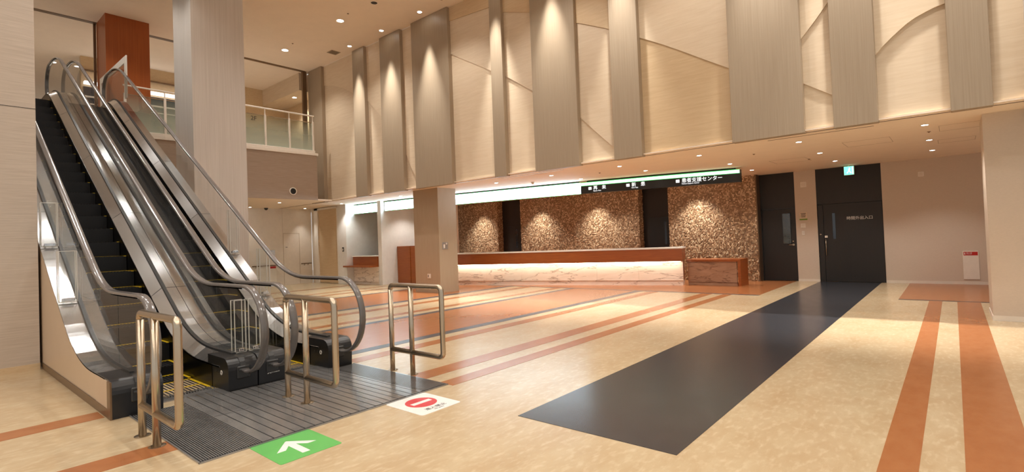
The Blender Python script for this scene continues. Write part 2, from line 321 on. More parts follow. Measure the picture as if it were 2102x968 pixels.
# upper feature wall: proud upright panels over cream relief bays
wall_up = struct('wall_upper', B(-19.4, 1.0, 10.31, 10.6, 3.31, ZC), 'cream')
FY, BY = 10.15, 10.27
fronts = [(-19.05, -18.1), (-15.97, -15.27), (-14.34, -13.25), (-12.67, -11.0), (-9.33, -8.91), (-7.93, -6.61), (-5.68, -5.0), (-3.11, -1.87), (-1.42, -0.79), (0.12, 0.6)]
for a, b in fronts: obj('upright_panel', MB().bevbox(a, b, FY, 10.3, 3.245, ZC-0.004, 0.006), 'panel', wall_up)
BB = 3.325
def relief(poly, proud, m): obj('relief_panel', MB().prism(poly, 'y', 10.31-0.02-proud, 10.312), m, wall_up)
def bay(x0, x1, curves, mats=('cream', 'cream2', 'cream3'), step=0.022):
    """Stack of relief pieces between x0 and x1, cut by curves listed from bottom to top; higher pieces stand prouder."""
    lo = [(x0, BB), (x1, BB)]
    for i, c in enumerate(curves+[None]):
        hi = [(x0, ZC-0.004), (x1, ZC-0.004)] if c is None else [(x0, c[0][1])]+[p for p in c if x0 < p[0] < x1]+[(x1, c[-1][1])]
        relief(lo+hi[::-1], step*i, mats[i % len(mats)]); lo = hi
bay(-18.1, -15.97, [[(-18.11, 7.67), (-17.42, 7.52), (-16.77, 7.29), (-16.21, 7.01), (-15.97, 6.88)]])
bay(-15.27, -14.34, [[(-15.36, 6.52), (-14.9, 6.18), (-14.56, 5.89), (-14.34, 5.7)]])
bay(-13.25, -12.67, [[(-13.37, 4.4), (-12.96, 3.85), (-12.67, 3.5)]])
bay(-11.0, -9.33, [[(-11.02, 7.03), (-10.23, 6.61), (-9.42, 6.16), (-9.33, 6.1)], [(-10.95, 8.0), (-9.34, 7.9)]], ('cream2', 'cream', 'cream3'))
bay(-8.91, -7.93, [[(-8.95, 5.9), (-8.45, 5.6), (-8.02, 5.31), (-7.93, 5.26)], [(-8.86, 7.6), (-7.93, 7.3)]], ('cream2', 'cream', 'cream3'))
bay(-6.61, -5.68, [[(-6.69, 4.38), (-6.2, 3.98), (-5.81, 3.61), (-5.68, 3.5)], [(-6.58, 6.63), (-5.82, 6.28), (-5.68, 6.2)]], ('cream2', 'cream', 'cream3'))
bay(-5.0, -3.11, [[(-5.0, 5.84), (-4.5, 5.56), (-4.07, 5.3), (-3.6, 5.0), (-3.11, 4.7)]], ('cream3', 'cream2'), 0.02)
bay(-1.87, -1.42, [[(-1.86, 4.13), (-1.42, 3.83)], [(-1.87, 4.93), (-1.62, 5.21), (-1.42, 5.46)]], ('cream2', 'cream', 'cream2'))
bay(-0.79, 0.12, [[(-0.79, 4.37), (-0.68, 4.49), (-0.57, 4.59), (-0.46, 4.68), (-0.37, 4.75), (-0.25, 4.82), (-0.12, 4.87), (0.0, 4.91), (0.12, 4.93)]], ('cream', 'cream2'), 0.035)
bay(0.6, 0.98, [], ('cream',))
struct('wall_upper_return', B(0.98, 7, 10.05, 10.6, 3.4, ZC), 'greycol')
struct('beam', B(0.98, 7, 10.05, 10.95, 3.27, 3.4), 'ceiling')

# ground-floor columns
c1 = struct('column', B(-13.4, -12.2, 10.6, 11.35, 0, ZS), 'taupe')
obj('plinth', B(-13.41, -12.19, 10.59, 11.36, 0, 0.07), 'taupe', c1)
c2 = struct('column', B(0.5, 3.2, 10.98, 12.0, 0, ZS), 'wallpaper')
obj('plinth', B(0.49, 3.21, 10.97, 12.01, 0, 0.08), 'offwhite', c2)
c3 = struct('column', B(-14.5, -13.3, 4.32, 5.47, 0, ZC), 'greycol')
c4 = struct('column', B(-19.15, -18.11, 3.726, 4.76, 5.34, ZC), 'woodv')

# back wall with the black doors
YB = 17.05
wb = struct('wall_back', MB().box(-3.55, -2.98, YB, YB+0.2, 0, ZS).box(-1.39, 3.2, YB, YB+0.2, 0, ZS), 'wallpaper')
struct('baseboard_back', MB().box(-3.55, -2.98, YB-0.008, YB, 0, 0.07).box(-1.39, 0.9, YB-0.008, YB, 0, 0.07), 'offwhite')
d1 = struct('door_1', MB().box(-4.56, -3.55, YB+0.03, YB+0.2, 2.2, ZS).box(-4.56, -3.55, YB+0.1, YB+0.2, 0, 2.2), 'darkwall')
obj('door_leaf', MB().bevbox(-4.5, -3.57, YB+0.02, YB+0.07, 0.01, 2.17, 0.004), 'darkwall', d1)
obj('door_frame', MB().box(-4.56, -4.5, YB, YB+0.1, 0, 2.2).box(-3.57, -3.55, YB, YB+0.1, 0, 2.2).box(-4.56, -3.55, YB, YB+0.1, 2.17, 2.2), 'black', d1)
dw = obj('vision_panel', B(-3.92, -3.71, YB+0.012, YB+0.03, 1.13, 2.03), 'doorglass', d1)
obj('glazing_bead', MB().box(-3.935, -3.92, YB+0.005, YB+0.03, 1.115, 2.045).box(-3.71, -3.695, YB+0.005, YB+0.03, 1.115, 2.045).box(-3.935, -3.695, YB+0.005, YB+0.03, 2.03, 2.045).box(-3.935, -3.695, YB+0.005, YB+0.03, 1.115, 1.13), 'black', d1)
obj('lever_handle', MB().tube([(-3.64, YB+0.02, 1.085), (-3.64, YB-0.04, 1.085), (-3.66, YB-0.05, 1.085), (-3.79, YB-0.05, 1.085)], 0.011).lathe([(0.028, 0), (0.028, -0.012)], (-3.64, YB+0.02, 1.085), 'y'), 'tube', d1)
obj('lock_cylinder', MB().lathe([(0.018, 0), (0.018, -0.014), (0.008, -0.016)], (-3.65, YB+0.02, 1.19), 'y', 14), 'tube', d1)
d2 = struct('door_2', MB().box(-2.98, -1.39, YB+0.03, YB+0.2, 2.24, ZS).box(-2.98, -1.39, YB+0.1, YB+0.2, 0, 2.24), 'darkwall')
obj('side_jamb', MB().bevbox(-2.96, -2.83, YB+0.01, YB+0.08, 0.0, 2.22, 0.004), 'darkwall', d2)
obj('sliding_leaf', MB().bevbox(-2.825, -1.4, YB+0.02, YB+0.06, 0.01, 2.235, 0.004), 'darkwall', d2)
obj('slit_window', B(-2.60, -2.53, YB+0.012, YB+0.02, 1.23, 1.97), 'nightglass', d2)
obj('pull_handle', MB().tube([(-2.78, YB+0.02, 1.22), (-2.78, YB-0.03, 1.22), (-2.78, YB-0.03, 0.76), (-2.78, YB+0.02, 0.76)], 0.012), 'tube', d2)
obj('lock_cylinder', MB().lathe([(0.018, 0), (0.018, -0.014), (0.008, -0.016)], (-2.91, YB+0.01, 1.37), 'y', 14), 'tube', d2)
obj('push_plate', B(-2.81, -2.74, YB+0.01, YB+0.02, 1.27, 1.33), 'plastic', d2)
text('door_lettering', '時間外出入口', (-2.25, YB+0.017, 1.765), 0.105, FACE_NY, 'film', d2)

# mosaic wall: three clad piers with dark recesses
wm = struct('wall_mosaic', MB().box(-18.0, -15.4, 16.74, 17.3, 0, ZS).box(-14.06, -8.55, 16.74, 17.3, 0, ZS).box(-7.42, -4.56, 16.74, 17.3, 0, ZS), 'taupe')
struct('wall_recess', MB().box(-15.4, -14.06, YB, YB+0.2, 0, ZS).box(-8.55, -7.42, YB, YB+0.2, 0, ZS), 'darkwall')
def tesserae(x0, x1, z0, z1, side=None):
    s = 0.042; g = 0.002; rng = np.random.RandomState(int(abs(x0)*100)); V = []; F = []; A = []
    def cell(a0, a1, c0, c1, d, fn):
        b = len(V); V.extend([fn(a0, 0, c0), fn(a1, 0, c0), fn(a1, 0, c1), fn(a0, 0, c1)])
        t = rng.uniform(-0.006, 0.006, 4)
        V.extend([fn(a0, d+t[0], c0), fn(a1, d+t[1], c0), fn(a1, d+t[2], c1), fn(a0, d+t[3], c1)])
        F.extend([(b+4, b+5, b+6, b+7), (b, b+1, b+5, b+4), (b+1, b+2, b+6, b+5), (b+2, b+3, b+7, b+6), (b+3, b, b+4, b+7)])
        A.extend([rng.beta(1.3, 1.6)]*5)
    z = z0; r = 0
    while z < z1:
        x = x0-(0.5*s if r % 2 else 0)
        while x < x1:
            cell(max(x, x0)+g, min(x+s, x1)-g, z+g, min(z+s, z1)-g, rng.uniform(0.012, 0.034), lambda a, d, c: (a, 16.74-d, c)) if min(x+s, x1)-max(x, x0) > 0.01 else None
            x += s
        if side:
            y = 16.72
            while y < YB:
                cell(y+g, min(y+s, YB)-g, z+g, min(z+s, z1)-g, rng.uniform(0.01, 0.03), lambda a, d, c: (side+d, a, c)); y += s
        z += s; r += 1
    me = bpy.data.meshes.new('mosaic_tiles'); me.from_pydata(V, [], F); at = me.attributes.new('shade', 'FLOAT', 'FACE'); at.data.foreach_set('value', A); me.update()
    me.materials.append(M['mosaic']); o = bpy.data.objects.new('mosaic_tiles', me); COL.objects.link(o); o.parent = wm; o['kind'] = 'stuff'
tesserae(-18.0, -15.4, 0.9, ZS, -15.4); tesserae(-14.06, -8.55, 0.9, ZS, -8.55); tesserae(-7.42, -4.56, 0.0, ZS)
obj('recess_door', MB().bevbox(-8.3, -7.5, YB-0.02, YB+0.02, 0, 2.15, 0.004), 'black', wm)
obj('recess_door', MB().bevbox(-15.1, -14.15, YB-0.02, YB+0.02, 0, 2.15, 0.004), 'black', wm)
obj('recess_door_window', MB().box(-14.62, -14.5, YB-0.026, YB-0.018, 1.2, 2.0).box(-7.72, -7.64, YB-0.026, YB-0.018, 1.2, 2.0), 'nightglass', wm)
struct('trim_1', B(-4.56, -4.53, 16.72, 17.05, 0, ZS), 'bronze')

# far end under the upper floor
XF = -22.1
wf = struct('wall_far', MB().box(XF-0.2, XF, -8, 11.7, 0, ZS), 'offwhite')
obj('flush_door_line', MB().box(XF, XF+0.004, 10.42, 10.435, 0, 2.2).box(XF, XF+0.004, 11.12, 11.135, 0, 2.2).box(XF, XF+0.004, 10.42, 11.135, 2.19, 2.205), 'taupe', wf)
obj('door_pull_mark', B(XF, XF+0.006, 10.52, 10.6, 1.6, 1.62), 'ink', wf)
obj('wall_joint', MB().box(XF, XF+0.003, 10.405, 10.41, 2.2, ZS), 'taupe', wf)
wl = struct('wall_recess_front', MB().box(XF, -19.75, 11.72, 11.9, 0, ZS), 'offwhite')
obj('frame', MB().box(-21.7, -21.4, 11.62, 11.72, 0, ZS-0.02).box(-19.85, -19.78, 11.62, 11.72, 0, ZS-0.02).box(-21.7, -19.78, 11.62, 11.72, 3.17, ZS-0.02), 'whitepaint', wl)
obj('sliding_leaf', MB().bevbox(-21.4, -19.85, 11.67, 11.71, 0.02, 3.17, 0.004), 'cream3', wl)
struct('partition', B(-19.75, -19.1, 11.6, 15.6, 0, ZS), 'white')
struct('partition', B(-17.33, -17.1, 11.9, 15.6, 0, ZS), 'white')
struct('wall_alcove', MB().box(-19.1, -17.33, 14.6, 14.8, 0, ZS), 'taupe')
wn = struct('wall_niche', MB().box(-17.1, -14.6, 13.5, 13.65, 0, ZS), 'offwhite')
obj('niche', MB().box(-16.45, -15.5, 13.47, 13.5, 2.02, 2.14), 'taupe', wn)
obj('shutter_panel', MB().box(-16.5, -15.5, 13.485, 13.5, 0.9, 2.02), 'white', wn)

# near left wall and the unseen rest of the hall
wl2 = struct('wall_left', B(-13.0, -9.95, -8, 1.27, 0, ZC), 'streak')
obj('panel_joint', B(-9.951, -9.947, -8, 1.27, 3.685, 3.692), 'ink', wl2)
struct('baseboard_left', B(-9.95, -9.935, -8, 1.27, 0, 0.085), 'cream3')

# ---------------------------------------------------------------- upper floor seen over the balcony
ZF = 5.34; XE = -17.7
up_ = struct('floor_upper', MB().box(-34, XE, 3.95, 9.66, 3.31, ZF-0.42).box(-34, XE-0.05, -8, 9.66, ZF-0.42, ZF-0.38), 'offwhite')
obj('fascia', MB().bevbox(XE, XE+0.03, 3.95, 9.66, ZS, 4.88, 0.004), 'fascia', up_)
struct('trim_2', B(XE-0.3, XE+0.06, 3.95, 9.7, 4.88, 4.97), 'whitepaint')
uw = struct('wall_upper_back', B(-22.8, -22.6, 3.95, 14, 4.9, ZC), 'cream3')
struct('wall_upper_side', B(-34, -19.4, 10.9, 11.1, 4.9, ZC), 'cream3')
struct('beam', B(-22.6, -19.4, 9.95, 10.9, 7.72, ZC), 'cream')
wt = struct('wall_upper_left', B(-28, -27.8, -8, 3.95, 4.9, 7.9), 'cream3')
struct('floor_landing', B(-34, XE, -8, 3.95, 5.2, ZF), 'offwhite')
tr = struct('trim_3', MB().box(-19.22, -19.05, -8, 3.8, ZC-0.012, ZC+0.01).box(-19.22, -19.05, 4.85, 10.05, ZC-0.012, ZC+0.01), 'bronze')
obj('guide_channel', MB().box(-19.2, -19.1, 9.95, 10.1, 4.97, ZC), 'bronze', tr)
obj('guide_channel', MB().box(-19.22, -19.16, 3.66, 3.72, 5.34, ZC), 'bronze', tr)
nw = struct('window_1', B(-22.6, -22.55, 4.0, 7.6, 5.4, 7.35), 'nightglass')
obj('light_cove', B(-22.55, -22.35, 4.0, 7.6, 7.42, 7.5), 'coveglow', nw)
obj('window_rail', MB().box(-22.55, -22.48, 4.0, 7.6, 6.98, 7.03).box(-22.55, -22.5, 4.0, 7.6, 6.75, 6.78), 'whitepaint', nw)
tt = struct('trim_4', B(-22.6, -22.5, 4.0, 7.6, 7.9, 7.94), 'bronze')

bal = empty('balcony_railing', (XE, 6.8, 4.97), 'white steel balcony railing with frosted glass on the upper floor edge', 'railing')
obj('top_rail', MB().bevbox(XE-0.03, XE+0.03, 4.0, 9.6, 6.30, 6.34, 0.008), 'whitepaint', bal)
obj('glass_cap', MB().box(XE-0.012, XE+0.012, 4.0, 9.6, 6.06, 6.085), 'tube', bal)
obj('bottom_rail', MB().bevbox(XE-0.03, XE+0.04, 4.0, 9.6, 4.97, 5.06, 0.006), 'whitepaint', bal)
ys = [4.05, 5.0, 5.98, 6.95, 7.87, 8.69, 9.55]
for y in ys: ps = obj('post', MB().bevbox(XE-0.025, XE+0.03, y-0.03, y+0.03, 5.05, 6.1, 0.006), 'whitepaint', bal); obj('post_neck', MB().box(XE-0.012, XE+0.012, y-0.012, y+0.012, 6.1, 6.3), 'whitepaint', ps)
for a, b in zip(ys[:-1], ys[1:]):
    o = bpy.data.objects.new('glass_panel', (lambda me: me)(MB().box(XE-0.006, XE+0.006, a+0.035, b-0.035, 5.06, 6.06).mesh('glass_panel', (XE, 6.8, 0))))
    o.data.materials.append(M['frost']); COL.objects.link(o); o.parent = bal; o.location = (0, 0, -4.97)
text('floor_number', '2F', (XE+0.012, 7.40, 5.86), 0.2, FACE_PX, 'ink', bal)
gh = empty('grab_rail', (-19.3, 8, 5.6), 'dark horizontal grab rail behind the frosted balcony glass', 'handrail')
obj('bar', MB().tube([(-19.3, 5.2, 5.75), (-19.3, 9.9, 5.75)], 0.03, 10), 'bronze', gh)
[obj('post', MB().tube([(-19.3, yy, 5.0), (-19.3, yy, 5.75)], 0.02, 8), 'bronze', gh) for yy in (6.0, 8.8)]
sp = empty('wall_speaker', (XE+0.03, 8.74, 3.55), 'round black wall speaker with white rim below the balcony', 'speaker')
obj('rim', MB().lathe([(0.13, 0.0), (0.13, 0.03), (0.105, 0.035), (0.105, 0.0)], (XE+0.03, 8.74, 3.55), 'x', 32, True), 'plastic', sp)
obj('grille', MB().lathe([(0.104, 0.0), (0.104, 0.018), (0.06, 0.026), (0.0, 0.028)], (XE+0.03, 8.74, 3.55), 'x', 32), 'black', sp)

# ---------------------------------------------------------------- escalators
TH = math.atan(0.588); ZR0, ZR1 = 1.16, 6.50; XK0 = -7.5; XK1 = XK0-(ZR1-ZR0)/0.588
def rail_path():
    """Centre line of the straight run of the handrail with its two bends: (x, z, normal x, normal z)."""
    P = []; R0, R1 = 1.9, 2.3; t0 = R0*math.tan(TH/2); t1 = R1*math.tan(TH/2)
    for x in np.linspace(-6.05, XK0+t0, 6): P.append((x, ZR0, 0, 1))
    for a in np.linspace(0, TH, 9)[1:]: P.append((XK0+t0-R0*math.sin(a), ZR0+R0*(1-math.cos(a)), math.sin(a), math.cos(a)))
    xa, za = P[-1][0], P[-1][1]; xb = XK1+t1*math.cos(TH); zb = ZR1-t1*math.sin(TH)
    for k in range(1, 19):
        f = k/18; P.append((xa+(xb-xa)*f, za+(zb-za)*f, math.sin(TH), math.cos(TH)))
    for a in np.linspace(0, TH, 9)[1:]:
        b = TH-a; P.append((XK1-t1+R1*math.sin(b), ZR1-R1*(1-math.cos(b)), math.sin(b), math.cos(b)))
    for x in np.linspace(P[-1][0], -17.6, 5)[1:]: P.append((x, ZR1, 0, 1))
    return P
RP = rail_path()
def off(d, x0=0.0, x1=-99.0, ext=False):
    pts = [(x-nx*d, z-nz*d) for x, z, nx, nz in RP]
    if ext: pts = [(x0, pts[0][1])]+pts if x0 > pts[0][0] else pts
    return [p for p in pts if x1 <= p[0] <= x0]
def zat(d, x):
    pts = [(a-nx*d, z-nz*d) for a, z, nx, nz in RP]
    if x >= pts[0][0]: return pts[0][1]
    for p, q in zip(pts[:-1], pts[1:]):
        if q[0] <= x <= p[0]: return p[1]+(q[1]-p[1])*(x-p[0])/(q[0]-p[0]-1e-9)
    return pts[-1][1]
def band(ds, x0=-6.4, x1=-17.8, y0=0, y1=0, mb=None, xs=None):
    """Solid band that follows the incline: upper offset ds[0], lower offset ds[1], from y0 to y1."""
    mb = mb or MB(); xs = xs if xs is not None else [x0+(x1-x0)*i/70 for i in range(71)]
    return mb.strip([(x, zat(ds[0], x)) for x in xs], y0, y1, [(x, max(0.003, zat(ds[1], x))) for x in xs])
def slant(ya, da, yb, db, th=0.012, x0=-6.4, x1=-17.8):
    mb = MB(); n = 70; vs = []; fs = []
    for i in range(n+1):
        x = x0+(x1-x0)*i/n; za, zb = zat(da, x), zat(db, x); vs += [(x, ya, za), (x, yb, zb), (x, yb, zb-th), (x, ya, za-th)]
    for i in range(n):
        for k in range(4): fs.append((i*4+k, i*4+(k+1) % 4, (i+1)*4+(k+1) % 4, (i+1)*4+k))
    fs += [(3, 2, 1, 0), tuple(n*4+k for k in range(4))]
    return mb.add(vs, fs)
def handrail(y):
    pts = []; r = 0.47; c0 = (-6.05, ZR0-r); c1 = (-17.6, ZR1-r)
    for a in np.linspace(-math.pi/2-0.12, math.pi/2, 22)[:-1]: pts.append((c0[0]+(r+0.0)*math.cos(a), c0[1]+r*math.sin(a)))
    pts += [(p[0], p[1]) for p in RP]
    for a in np.linspace(math.pi/2, math.pi*1.5+0.12, 20)[1:]: pts.append((c1[0]+r*math.cos(a), c1[1]+r*math.sin(a)))
    n = len(pts); sec = []; W, H = 0.040, 0.019
    for k in range(16):
        t = 2*math.pi*k/16; cx, cy = math.cos(t), math.sin(t)
        sec.append((W*(abs(cx)**0.6)*(1 if cx >= 0 else -1), H*(abs(cy)**0.7)*(1 if cy >= 0 else -1)))
    vs = []; fs = []
    for i, (x, z) in enumerate(pts):
        a = pts[max(0, i-1)]; b = pts[min(n-1, i+1)]; d = math.hypot(b[0]-a[0], b[1]-a[1]); tx, tz = (b[0]-a[0])/d, (b[1]-a[1])/d
        for u, v in sec: vs.append((x+tz*v, y+u, z-tx*v))
    m = len(sec)
    for i in range(n-1):
        for k in range(m): fs.append((i*m+k, i*m+(k+1) % m, (i+1)*m+(k+1) % m, (i+1)*m+k))
    fs += [tuple(range(m)), tuple(range((n-1)*m, n*m))]
    return MB().add(vs, fs, True)
def glass_poly(x0, x1):
    xs = [x0+(x1-x0)*i/8 for i in range(9)]
    return [(x, zat(0.02, x)) for x in xs]+[(x, zat(0.83, x)) for x in reversed(xs)]
def newel_poly(end):
    r = 0.45
    if end == 0:
        c = (-6.05, ZR0-0.47); a = [(c[0]+r*math.cos(t), c[1]+r*math.sin(t)) for t in np.linspace(math.pi/2, -0.72, 16)]
        return [(-6.85, ZR0-0.02)]+a+[(-6.2, 0.34), (-6.85, 0.33)]
    c = (-17.6, ZR1-0.47); a = [(c[0]+r*math.cos(t), c[1]+r*math.sin(t)) for t in np.linspace(math.pi/2, math.pi+0.72, 16)]
    return [(-17.2, ZR1-0.02)]+a+[(-17.5, ZR1-0.8), (-17.2, ZR1-0.83)]
def arcpod(x0, x1, z1, r=0.13, front=True):
    """Side outline of the black base housing with its rounded nose."""
    pts = [(x0, 0.0), (x0, z1)]
    for a in np.linspace(math.pi/2, 0, 7): pts.append((x1-r+r*math.cos(a), z1-r+r*math.sin(a)))
    return pts+[(x1-0.012, 0.0)]
step_src = None
def make_step():
    ln, rise = 0.395, 0.232
    mb = MB(); b = empty('step_source', (0, 0, 0), 'x', 'x')
    return ln, rise
def acrylic_guard(par, x, y0, y1, z0, z1, brack=True):
    g = obj('acrylic_guard', MB().box(x, x+0.008, y0, y1, z0, z1).box(x-0.10, x-0.092, y0, y1, z0, z1).box(x-0.10, x+0.008, y0, y0+0.006, z0, z1), 'acrylic', par)
    e = MB()
    for xx in (x-0.002, x-0.102):
        for yy in (y0, y1): e.box(xx, xx+0.012, yy-0.004, yy+0.004, z0, z1)
        e.box(xx, xx+0.012, y0, y1, z0-0.004, z0+0.004).box(xx, xx+0.012, y0, y1, z1-0.003, z1+0.002)
    obj('edge', e, 'acryledge', g)
    obj('bracket', MB().bevbox(x+0.009, x+0.03, y0+0.03, y1-0.03, z0+0.01, z0+0.05, 0.004).tube([(x+0.03, y0+0.05, z0+0.03), (x-0.11, y0+0.05, z0+0.03)], 0.008, 8).tube([(x+0.03, y1-0.05, z0+0.03), (x-0.11, y1-0.05, z0+0.03)], 0.008, 8), 'steel', g)
def escalator(label, oL, gL, sL, sR, gR, oR, leftmost):
    E_ = empty('escalator', (-6.2, (oL+oR)/2, 0), label, 'escalator', None)
    for g in (gL, gR):
        obj('handrail', handrail(g), 'rubber', E_)
        cuts = [-6.87, -8.0, -9.7, -11.4, -13.1, -14.8, -16.3, -17.18]
        obj('glass_panel', MB().prism(newel_poly(0), 'y', g-0.005, g+0.005), 'glass', E_)
        for a, b in zip(cuts[:-1], cuts[1:]): obj('glass_panel', MB().prism(glass_poly(a-0.004, b+0.004), 'y', g-0.005, g+0.005), 'glass', E_)
        obj('glass_panel', MB().prism(newel_poly(1), 'y', g-0.005, g+0.005), 'glass', E_)
        obj('glass_channel', band((0.775, 0.82), y0=g-0.022, y1=g+0.022), 'gasket', E_)
        obj('rail_track', band((0.018, 0.032), -6.1, -17.6, g-0.012, g+0.012), 'steel', E_)
    sgn = ((gL, sL, -1, oL), (gR, sR, 1, oR))
    for g, s_, k, o_ in sgn:
        obj('inner_deck', slant(g-k*0.02, 0.80, s_, 0.90), 'steel', E_)
        obj('outer_deck', slant(g+k*0.02, 0.80, o_, 0.80), 'steel', E_)
        obj('skirt', band((0.895, 1.30), y0=min(s_, s_+k*0.01), y1=max(s_, s_+k*0.01), x0=-6.62), 'skirt', E_)
        jx = [x for x in (-6.9, -8.9, -11.0, -13.2, -15.4)]
        for x in jx:
            mbj = MB()
            za, zb = zat(0.798, x), zat(0.9, x)
            mbj.add([(x, g-k*0.02, za+0.0015), (x-0.006, g-k*0.02, za+0.0035), (x-0.006, s_, zb+0.0035), (x, s_, zb+0.0015)], [(0, 1, 2, 3)])
            mbj.add([(x, g+k*0.02, za+0.0015), (x-0.006, g+k*0.02, za+0.0035), (x-0.006, o_, za+0.0035), (x, o_, za+0.0015)], [(0, 1, 2, 3)])
            obj('deck_joint', mbj, 'gasket', E_)
        y0, y1 = sorted((s_, o_))
        pod = MB().prism(arcpod(-6.75, -6.15, 0.365), 'y', y0+0.004, y1-0.004)
        p = obj('base_housing', pod, 'black', E_)
        obj('rail_inlet', MB().bevbox(-6.17, -6.135, g-0.07, g+0.07, 0.13, 0.27, 0.01).tube([(-6.15, g-0.05, 0.225), (-6.145, g+0.05, 0.225)], 0.02, 10), 'gasket', p)
        obj('housing_groove', MB().strip([(x, z+0.004) for x, z in ((-6.72, 0.363), (-6.5, 0.363), (-6.28, 0.363), (-6.21, 0.35), (-6.17, 0.31), (-6.150, 0.26))], g-0.03, g+0.03, [(x-0.004, z-0.006) for x, z in ((-6.72, 0.363), (-6.5, 0.363), (-6.28, 0.363), (-6.21, 0.35), (-6.17, 0.31), (-6.150, 0.26))]), 'gasket', p)
        if k == 1:
            yy = s_-0.001
            for i, xx in enumerate((-6.49, -6.41)): obj('button', MB().lathe([(0.012, 0), (0.012, -0.004)], (xx, yy, 0.2), 'y', 12), 'gasket', p)
            obj('ring_button', MB().lathe([(0.026, 0), (0.026, -0.006), (0.016, -0.006), (0.016, 0)], (-6.33, yy, 0.2), 'y', 20, True), 'plastic', p)
    # steps
    ln, rise, y0, y1 = 0.40, 0.235, sL+0.006, sR-0.006
    def step_mb(): return MB().box(-ln, 0, y0, y1, -0.03, 0).box(-0.012, 0, y0, y1, -rise-0.02, -0.03)
    proto = step_mb().mesh('step'); proto.materials.append(M['step'])
    sl = MB()
    for i in range(14):
        yy = y0+0.04+(y1-y0-0.08)*i/13.0; sl.box(-ln+0.03, -0.004, yy-0.008, yy+0.008, 0.0, 0.006)
    cleat = sl.mesh('tread_cleats'); cleat.materials.append(M['step'])
    ye = MB().box(-ln, -0.0, y1-0.032, y1, 0.0, 0.008).box(-ln, -0.0, y0, y0+0.032, 0.0, 0.008).box(-ln, -ln+0.026, y0, y1, 0.0, 0.008)
    ym = ye.mesh('edge_marking'); ym.materials.append(M['yellow'])
    x = -6.5; z = -0.004; xs = [(-6.5, z), (-6.9, z), (-7.3, z+0.015)]; x = -7.7; z = 0.13
    xs.append((x, z))
    while z+rise < ZF-0.05: x -= ln; z = z+rise; xs.append((x, z))
    xs += [(x-ln, ZF-0.01), (x-2*ln, ZF-0.01)]
    for sx_, sz in xs:
        s1 = bpy.data.objects.new('step', proto); COL.objects.link(s1); s1.parent = E_; s1.location = (sx_+6.2, -(oL+oR)/2, sz)
        s2 = bpy.data.objects.new('edge_marking', ym); COL.objects.link(s2); s2.parent = s1
        s3 = bpy.data.objects.new('tread_cleats', cleat); COL.objects.link(s3); s3.parent = s1
    # casing
    def casing(y, a, b):
        top = [(x, zat(0.812, x)) for x in np.linspace(-6.76, -17.7, 60)]
        bot = [(x, max(0.0, zat(2.3, x))) for x in np.linspace(-17.7, -6.76, 60)]
        return MB().prism(top+bot, 'y', a, b)
    o1 = obj('side_cladding', casing(oL, oL, oL+0.01), 'clad', E_); obj('side_cladding', casing(oR, oR-0.01, oR), 'clad', E_)
    if leftmost:
        obj('cladding_nose', MB().prism([(-6.77, 0.0), (-6.77, 0.35), (-6.22, 0.35), (-6.19, 0.32), (-6.19, 0.0)], 'y', oL-0.004, oL+0.008), 'clad', E_)
        obj('base_strip', MB().box(-9.95, -6.19, oL-0.01, oL-0.0045, 0, 0.085), 'bronze', E_)
        obj('corner_cap', MB().box(-6.27, -6.155, oL-0.012, oL+0.004, 0.0, 0.355), 'bronze', E_)
    obj('underside', band((2.28, 2.32), -9.6, -17.7, oL+0.01, oR-0.01), 'clad', E_)
    obj('pit_tray', MB().box(-7.4, -6.45, sL, sR, -0.02, -0.006), 'black', E_)
    mb = MB()
    for i in range(22):
        yy = sL+0.02+(sR-sL-0.04)*i/21; mb.box(-6.62, -6.5, yy-0.007, yy+0.007, 0.004, 0.012)
    arc = [(-6.38, sL+0.002)]+[(-6.46-0.09*math.sin(math.pi*t), sL+(sR-sL)*t) for t in np.linspace(0, 1, 13)]+[(-6.38, sR-0.002)]
    cp = obj('comb_plate', MB().prism(arc, 'z', 0.0, 0.012), 'plate', E_); obj('comb_teeth', mb, 'yellow' if False else 'plate', cp)
    return E_
e1 = escalator('escalator against the streaked wall, tan clad side, no maker mark on its housing', 1.30, 1.52, 1.72, 2.32, 2.48, 2.637, True)
e2 = escalator('escalator farther from the streaked wall, with white maker mark on its black housing', 2.643, 2.80, 2.97, 3.50, 3.65, 3.84, False)
gf = obj('guard_frame', MB().bevbox(-16.15, -15.97, 3.695, 3.722, 5.55, 6.64, 0.004).box(-18.7, -16.15, 3.695, 3.722, 6.47, 6.64).box(-18.7, -18.56, 3.695, 3.722, 5.62, 6.47), 'whitepaint', e2)
obj('pane', B(-18.56, -16.15, 3.705, 3.711, 5.62, 6.47), 'glass', gf)
acrylic_guard(e1, -8.75, 1.31, 1.49, zat(0.8, -8.75)+0.02, 1.64); acrylic_guard(e1, -10.0, 1.31, 1.49, zat(0.8, -10.0)+0.02, 2.36)
acrylic_guard(e1, -6.42, 2.50, 2.62, 0.375, 0.98)
acrylic_guard(e2, -8.5, 3.68, 3.83, zat(0.8, -8.5)+0.02, 1.58); acrylic_guard(e2, -9.65, 3.68, 3.83, zat(0.8, -9.65)+0.02, 2.28)
acrylic_guard(e2, -6.42, 2.655, 2.78, 0.375, 0.98)
lg = MB(); cy, cz, a = 2.762, 0.128, 0.013
for dx, dz in ((0, 0.9), (-0.9, -0.55), (0.9, -0.55)):
    oy, oz = cy+dx*a, cz+dz*a; ang = {0: 90, -0.9: 210, 0.9: 330}[dx]; t = math.radians(ang)
    ux, uz = math.cos(t), math.sin(t); vx, vz = -uz*0.55, ux*0.55
    lg.prism([(oy-ux*a*0.9, oz-uz*a*0.9), (oy+vx*a*0.9, oz+vz*a*0.9), (oy+ux*a*0.9, oz+uz*a*0.9), (oy-vx*a*0.9, oz-vz*a*0.9)], 'x', -6.154, -6.147)
obj('maker_emblem', lg, 'film', e2)
